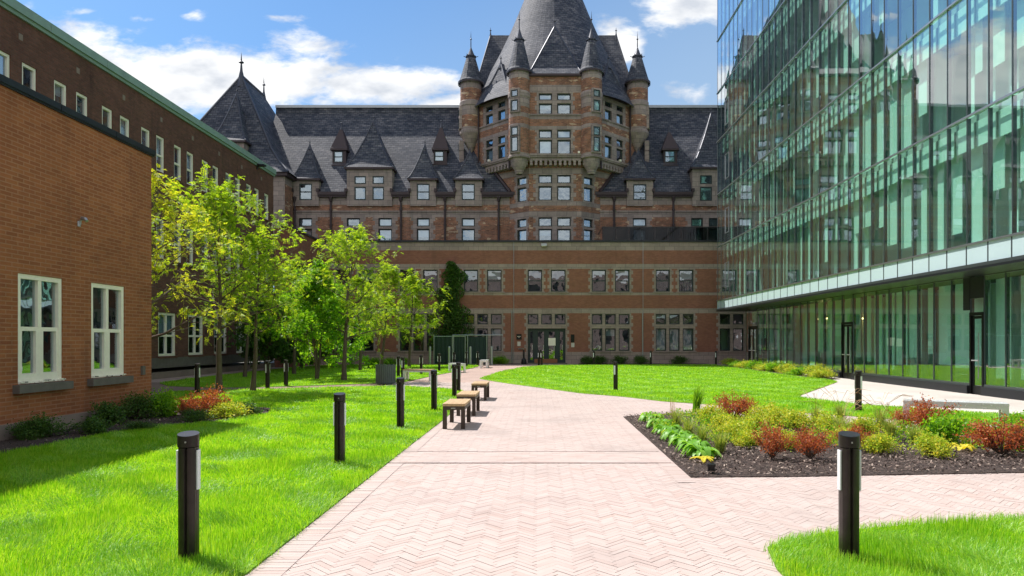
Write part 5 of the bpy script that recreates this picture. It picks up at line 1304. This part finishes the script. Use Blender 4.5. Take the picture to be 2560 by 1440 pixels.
def hash_(key): return sum(ord(c)*(i+3) for i, c in enumerate(str(key))) % 9999
def hosta(X, Y, s, label, mat='leaf_hosta', n=17, seed=1, tall=1.0, group=None):
    rs = random.Random(seed); t = thing('hosta_plant', (X, Y, .03), label, 'plant', group); V, T = [], []
    for k in range(n):
        az = rs.uniform(0, 6.28) if k else 0; az = k*2.4+rs.uniform(-.3,.3); L = s*rs.uniform(.65, 1.0); up = rs.uniform(.5, 1.15)*tall; w = L*.20
        d = np.array([math.cos(az), math.sin(az), 0]); sd = np.array([-d[1], d[0], 0]); i0 = len(V); m_ = 6
        for j in range(m_+1):
            f = j/m_; c = d*(L*(.12+.88*f)) + np.array([0, 0, 1])*L*(up*f*.9-up*1.05*f*f+.0)+np.array([0,0,.02]); ww = w*math.sin(math.pi*min(f*.97+.03, 1))**.7*(1.15-.4*f)*.9 if f > .15 else w*.12
            V += [c+sd*ww+np.array([0,0,ww*.35]), c, c-sd*ww+np.array([0,0,ww*.35])]
        for j in range(m_):
            a = i0+j*3
            for q in ((a, a+3, a+4), (a, a+4, a+1), (a+1, a+4, a+5), (a+1, a+5, a+2)): T.append(q)
    fast_mesh('leaf', np.array(V), np.array(T), MAT[mat], t); return t
def tuft(X, Y, h, spread, label, seed=1, n=170, mat='grass_tuft', lean=(0, 0), heads=0, wd=.0045, group=None):
    rs = np.random.RandomState(seed); t = thing('ornamental_grass', (X, Y, .03), label, 'grass plant', group); V, T = [], []
    az = rs.uniform(0, 6.28, n); sp_ = rs.uniform(.1, 1, n)*spread; hh = h*rs.uniform(.55, 1.05, n)
    for k in range(n):
        d = np.array([math.cos(az[k])*sp_[k]+lean[0], math.sin(az[k])*sp_[k]+lean[1], 0]); sd = unit(np.array([-math.sin(az[k]), math.cos(az[k]), 0])+1e-6); b0 = np.array([rs.normal(0,.03), rs.normal(0,.03), 0]); i0 = len(V)
        for j in range(5):
            f = j/4; c = b0 + d*f**1.5 + np.array([0, 0, hh[k]*(1.25*f-.42*f*f*f)]); w = wd*(1-f)**.5
            V += [c-sd*w, c+sd*w]
        for j in range(4): a = i0+2*j; T += [(a, a+1, a+3), (a, a+3, a+2)]
    fast_mesh('blade', np.array(V), np.array(T), MAT[mat], t)
    if heads:
        q = MB()
        for k in range(heads):
            a = rs.uniform(0, 6.28); d = Vector((math.cos(a)*spread*1.3+lean[0]*1.5, math.sin(a)*spread*1.3, 0)); q.tube([(0,0,.1), tuple(d*.4+Vector((0,0,h*1.1))), tuple(d*.95+Vector((0,0,h*1.45))), tuple(d*1.4+Vector((0,0,h*1.4)))], [.0025,.002,.004,.002], 3, cap=False)
        q.build('seed_head', MAT['seed'], t)
    return t
def at(px, py): return G(px, py)
for (px, py, w, h, lab) in [
    (1929, 1151, .50, .50, 'red barberry shrub left of the front right bollard, at the bed front'),
    (2025, 1151, .50, .46, 'red barberry shrub second from the left at the bed front, just left of the bollard'),
    (2132, 1130, .46, .40, 'red barberry shrub hidden behind the front right bollard'),
    (1829, 1053, .72, .58, 'red barberry shrub at the back left of the flower bed, larger of two'),
    (1868, 1047, .50, .42, 'red barberry shrub at the back of the bed, smaller right neighbour of the larger one'),
    (2257, 1076, .48, .42, 'red barberry shrub in front of the left legs of the steel bench'),
    (2325, 1098, .78, .68, 'tall bright red barberry shrub before the middle of the steel bench'),
    (2505, 1141, .86, .55, 'wide red barberry shrub at the right end of the flower bed')]:
    X, Y = at(px, py); shrub('barberry', X, Y, w, h, lab, group='red barberry shrubs in the flower bed')
gl = [(1779, 1057, .5), (1810, 1088, .5), (1841, 1110, .48), (1866, 1120, .36), (1912, 1060, .55), (1950, 1068, .5), (1990, 1076, .5), (1968, 1128, .40), (2200, 1137, .42), (2070, 1082, .5), (2160, 1088, .45), (1880, 1085, .45), (2110, 1112, .35), (2330, 1145, .45)]
gn = ['at the back left behind the hostas', 'behind the long grass of the left edge', 'in the left middle of the bed', 'just left of the front barberry', 'at the back between two barberry shrubs', 'at the back, left of the rear bollard', 'at the back below the rear bollard', 'between the two front barberry shrubs', 'right of the front right bollard', 'behind the front right bollard, farther left', 'behind the front right bollard, farther right', 'in the bed centre', 'just behind the front right bollard', 'at the front right beside the small yellow hosta']
for (px, py, w), s_ in zip(gl, gn): X, Y = at(px, py); shrub('gold', X, Y, w*1.05, w*.72, 'yellow green shrub with orange tips ' + s_, group='gold leaved shrubs in the flower bed')
for (px, py, w, h, lab) in [(2368, 1115, .66, .50, 'bright green leafy shrub right of the tall red barberry'), (2555, 1128, .6, .5, 'bright green leafy shrub at the right picture edge of the bed'), (2440, 1086, .5, .26, 'bright green leafy shrub under the steel bench right part'), (2545, 1080, .6, .34, 'bright green leafy shrub at the back right of the bed')]:
    X, Y = at(px, py); shrub('green', X, Y, w, h, lab)
hs = [(1612, 1056, 'farthest'), (1630, 1072, 'second farthest'), (1650, 1088, 'third farthest'), (1672, 1103, 'middle'), (1693, 1118, 'third nearest'), (1712, 1133, 'second nearest'), (1730, 1146, 'nearest')]
for i, (px, py, o_) in enumerate(hs): X, Y = at(px, py); hosta(X+.14, Y, .33, 'broad leaved green hosta on the left bed edge, ' + o_ + ' of the row', seed=i+3, n=40, tall=1.9, group='green hostas along the bed edge')
X, Y = at(1757, 1158); hosta(X, Y, .22, 'small yellow hosta at the left front corner of the bed', 'leaf_lemon', 11, 31)
X, Y = at(2405, 1131); hosta(X, Y, .24, 'small yellow hosta at the front right of the bed', 'leaf_lemon', 9, 33, 1.4)
tf = [(1690, 1078, .42, .25, 'fine green grass plant behind the hostas, farthest left'), (1722, 1100, .42, .28, 'fine green grass plant behind the hostas, second from the left'), (1755, 1120, .40, .28, 'fine green grass plant near the yellow hosta, left'), (1800, 1136, .36, .26, 'fine green grass plant at the bed front, right of the yellow hosta'),
      (2040, 1068, .45, .3, 'arching grass plant at the bed back, left of the rear bollard'), (2100, 1066, .48, .3, 'arching grass plant at the bed back, below the rear bollard'), (2200, 1078, .45, .3, 'arching grass plant at the bed back, right of the rear bollard'), (2225, 1105, .45, .35, 'leaning grass plant left of the tall red barberry'), (2105, 1098, .42, .4, 'loose grass plant left of the front right bollard top'), (2290, 1118, .38, .26, 'fine grass plant between the barberries and the right bollard')]
for i, (px, py, h, s_, lab) in enumerate(tf): X, Y = at(px, py); tuft(X, Y, h, s_, lab, i+5, 170, heads=(9 if 4 <= i <= 8 else 0), wd=.005, group='grass plants in the flower bed')
X, Y = at(1740, 1035); tuft(X, Y, .75, .22, 'tall blue green grass plant at the back left corner of the bed', 77, 150, 'leaf_green', lean=(.12, 0), wd=.008)
X, Y = at(1680, 1045); tuft(X, Y, .62, .16, 'thin straw coloured grass stems at the left back of the bed', 78, 20, 'seed', wd=.003)
# left bed
for (k, px, py, w, h, lab, lf) in [
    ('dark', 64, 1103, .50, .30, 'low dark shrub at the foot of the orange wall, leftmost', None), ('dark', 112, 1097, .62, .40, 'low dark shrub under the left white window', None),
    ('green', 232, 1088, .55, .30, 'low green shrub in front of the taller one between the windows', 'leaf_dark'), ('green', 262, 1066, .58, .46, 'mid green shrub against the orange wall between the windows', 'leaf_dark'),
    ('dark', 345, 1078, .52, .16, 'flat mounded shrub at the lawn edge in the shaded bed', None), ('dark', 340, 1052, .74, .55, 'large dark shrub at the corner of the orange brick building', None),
    ('green', 409, 1045, .60, .60, 'bright sunlit green shrub just right of the building corner', None), ('barberry', 462, 1042, .58, .46, 'red and green barberry shrub right of the bright green shrub', None),
    ('barberry', 527, 1046, .76, .66, 'red barberry shrub with tallest sprays before the largest tree', None), ('dark', 490, 1056, .60, .26, 'low green shrub in front of the red barberry shrubs', None),
    ('gold', 572, 1048, .72, .34, 'yellow green mounded shrub right of the red barberry', None), ('gold', 622, 1041, .50, .30, 'olive shrub at the right end of the left bed', 'leaf_dark')]:
    X, Y = at(px, py); shrub(k, X, Y, w, h, lab, leaf=lf)
fs = ['nearest to the pale plaza', 'second from the plaza', 'third from the plaza', 'fourth from the plaza', 'fifth from the plaza', 'sixth from the plaza', 'seventh from the plaza', 'eighth from the plaza', 'ninth from the plaza', 'tenth from the plaza', 'third from the far end', 'second from the far end', 'at the far end']
for i, s_ in enumerate(fs):
    Y = 29.9 + i*1.17; shrub(['gold', 'gold', 'green'][i % 3], 12.5+.12*math.sin(i*2), Y, .95, .42 + .1*math.sin(i*1.7), ('green leafy' if i % 3 == 2 else 'yellow green') + ' shrub in the strip along the glass wall, ' + s_, group='shrubs along the glass wall')
for px, s_, k in ((1247, 'left of the entrance doors', 'green'), (1470, 'right of the entrance, first of the row', 'dark'), (1499, 'right of the entrance, second of the row', 'dark'), (1549, 'under the triple windows, third of the row', 'dark'), (1602, 'between two window groups, fourth of the row', 'dark'), (1700, 'under the curtained windows, last of the row', 'dark')):
    shrub(k, PX(px, 48.2), 48.2, 1.1, .6, 'low bush at the foot of the annex ' + s_)
# far lawn bed whites
for i, px in enumerate((935, 975, 1010)): shrub('green', PX(px, 46.3), 46.3, .9, .5, 'low leafy bush at the annex foot behind the far trees, ' + ['left', 'middle', 'right'][i] + ' of three')

# ------------------------------------------------------------------ mulch chips and grass blades
def chips():
    r = np.random.RandomState(3); n = 26000; Cs = []
    for P, k in ((BED_R, n), (BED_L, 5000)):
        p = np.array(P); xs = r.uniform(p[:,0].min(), p[:,0].max(), k*2); ys_ = r.uniform(p[:,1].min(), p[:,1].max(), k*2); ok = inpoly(xs, ys_, P)
        Cs.append(np.stack([xs[ok], ys_[ok], np.full(ok.sum(), .042)], 1))
    C = np.concatenate(Cs); n = len(C); C[:, 2] += r.uniform(0, .018, n)
    A = unit(np.stack([r.normal(0,1,n), r.normal(0,1,n), r.normal(0,.35,n)], 1)); Bv = unit(np.cross(A, np.stack([r.normal(0,.3,n), r.normal(0,.3,n), np.ones(n)], 1))); s = r.uniform(.009, .034, (n, 1))
    tag(quads_to_mesh('bark_chips', C, A*s, Bv*s*.4, MAT['chips'], None), kind='stuff')
m, nt, b = newmat('bark_chip'); ge = nd(nt, 'ShaderNodeNewGeometry')
setin(nt, b.inputs['Base Color'], ramp(nt, ge.outputs['Random Per Island'], [(0, (.03, .018, .014)), (.6, (.07, .045, .035)), (.82, (.18, .125, .10)), (1, (.42, .33, .27))])); b.inputs['Roughness'].default_value = .9; MAT['chips'] = m
chips()
def cover():
    r = np.random.RandomState(21); n = 26000; P = [(2.15,14.5),(2.1,11.6),(3.0,10.6),(4.6,10.3),(6.6,10.1),(9.0,10.0),(10.6,10.9),(8.3,12.1),(6.8,12.7),(5.1,13.9),(3.3,15.1)]
    X = r.uniform(2, 11, n*2); Y = r.uniform(9.9, 15.2, n*2); c = np.sin(X*4.1+np.sin(Y*3))+np.sin(Y*5.3+X*2)+np.sin(X*11)*.5; ok = inpoly(X, Y, P) & (c+r.normal(0,.5,n*2) > .0); X, Y, c = X[ok], Y[ok], c[ok]; k = len(X)
    C = np.stack([X, Y, .04+r.uniform(0, 1, k)*(.05+.10*np.clip(c, 0, 1.6))], 1); A = unit(r.normal(0, 1, (k, 3))+[0, 0, .3]); Bv = unit(np.cross(A, r.normal(0, 1, (k, 3)))); s = r.uniform(.014, .03, (k, 1))
    tag(quads_to_mesh('ground_cover', C, A*s, Bv*s*.55, [MAT['leaf_gold'], MAT['leaf_green']], None, (r.uniform(size=k) < .6).astype(int)), kind='stuff')
cover()
def blades(P, dens_fn, seed, ymin, ymax, hmul=1.0):
    r = np.random.RandomState(seed); p = np.array(P); out = []
    y0 = max(p[:,1].min(), ymin); y1 = min(p[:,1].max(), ymax); x0, x1 = p[:,0].min(), p[:,0].max(); step = 1.0; yb = y0
    while yb < y1:
        ye = min(yb+step, y1); ymid = (yb+ye)/2; d, h, w = dens_fn(ymid)
        xa, xb = max(x0, PX(-60, ye+.3)), min(x1, PX(2620, ye+.3))
        n = int(d*(xb-xa)*(ye-yb)) if xb > xa else 0
        if n > 0:
            X = r.uniform(xa, xb, n); Y = r.uniform(yb, ye, n); ok = inpoly(X+r.normal(0, .022, n), Y+r.normal(0, .022, n), P)
            for B_ in (BED_L, BED_R, BED_G): ok &= ~inpoly(X, Y, B_)
            X, Y = X[ok], Y[ok]; out.append(np.stack([X, Y, np.full(len(X), h*hmul), np.full(len(X), w)], 1))
        yb = ye
    return np.concatenate(out)
def grass(P, seed, name='grass'):
    def dens(y):
        if y < 7: return 5200, .085, .0022
        if y < 10: return 3600, .08, .003
        if y < 15: return 2000, .075, .0042
        if y < 22: return 950, .07, .0065
        if y < 32: return 430, .07, .010
        return 260, .075, .016
    D = blades(P, dens, seed, 3.9, 47); n = len(D); r = np.random.RandomState(seed+100)
    X, Y, h, w = D.T
    # tufts: neighbouring blades lean together
    la = np.sin(X*2.3+np.sin(Y*1.7)*2)*1.3 + np.cos(Y*3.1+X*1.1)*1.5 + np.sin(X*9+Y*7)*.8 + r.normal(0, .8, n)
    lm = h*(.35+.35*np.sin(X*1.3+Y*2.1)*np.sin(X*3.7-Y*.9)) * r.uniform(.3, 1.7, n)
    h = h*r.uniform(.5, 1.15, n)*(1+.22*np.sin(X*1.9+1)*np.sin(Y*2.3))
    base = np.stack([X, Y, np.full(n, .018)], 1); d = np.stack([np.cos(la)*lm, np.sin(la)*lm, np.zeros(n)], 1); sa = r.uniform(0, math.pi, n); s = np.stack([np.cos(sa), np.sin(sa), np.zeros(n)], 1)*w[:, None]
    up = np.array([0, 0, 1.0])
    m1 = base + d*.35 + up*(h*.6)[:, None]; tip = base + d*1.25 + up*(h*(1-.25*np.clip(lm/h, 0, 1)))[:, None]
    near = Y < 22
    V1 = np.stack([base-s, base+s, m1-s*.8, m1+s*.8, tip], 1)[near].reshape(-1, 3); k = np.arange(near.sum())[:, None]*5
    T1 = np.concatenate([k+[0,1,3], k+[0,3,2], k+[2,3,4]], 1).reshape(-1, 3)
    V2 = np.stack([base-s, base+s, tip], 1)[~near].reshape(-1, 3); k = np.arange((~near).sum())[:, None]*3 + len(V1); T2 = (k+[0,1,2]).reshape(-1, 3)
    tag(fast_mesh(name, np.concatenate([V1, V2]), np.concatenate([T1, T2]), MAT['grass']), kind='stuff')
grass(LAWN_L, 1); grass(LAWN_FL, 2); grass(LAWN_R, 3); grass(LAWN_FR, 4)
for t in list(PROTO.values()): pass
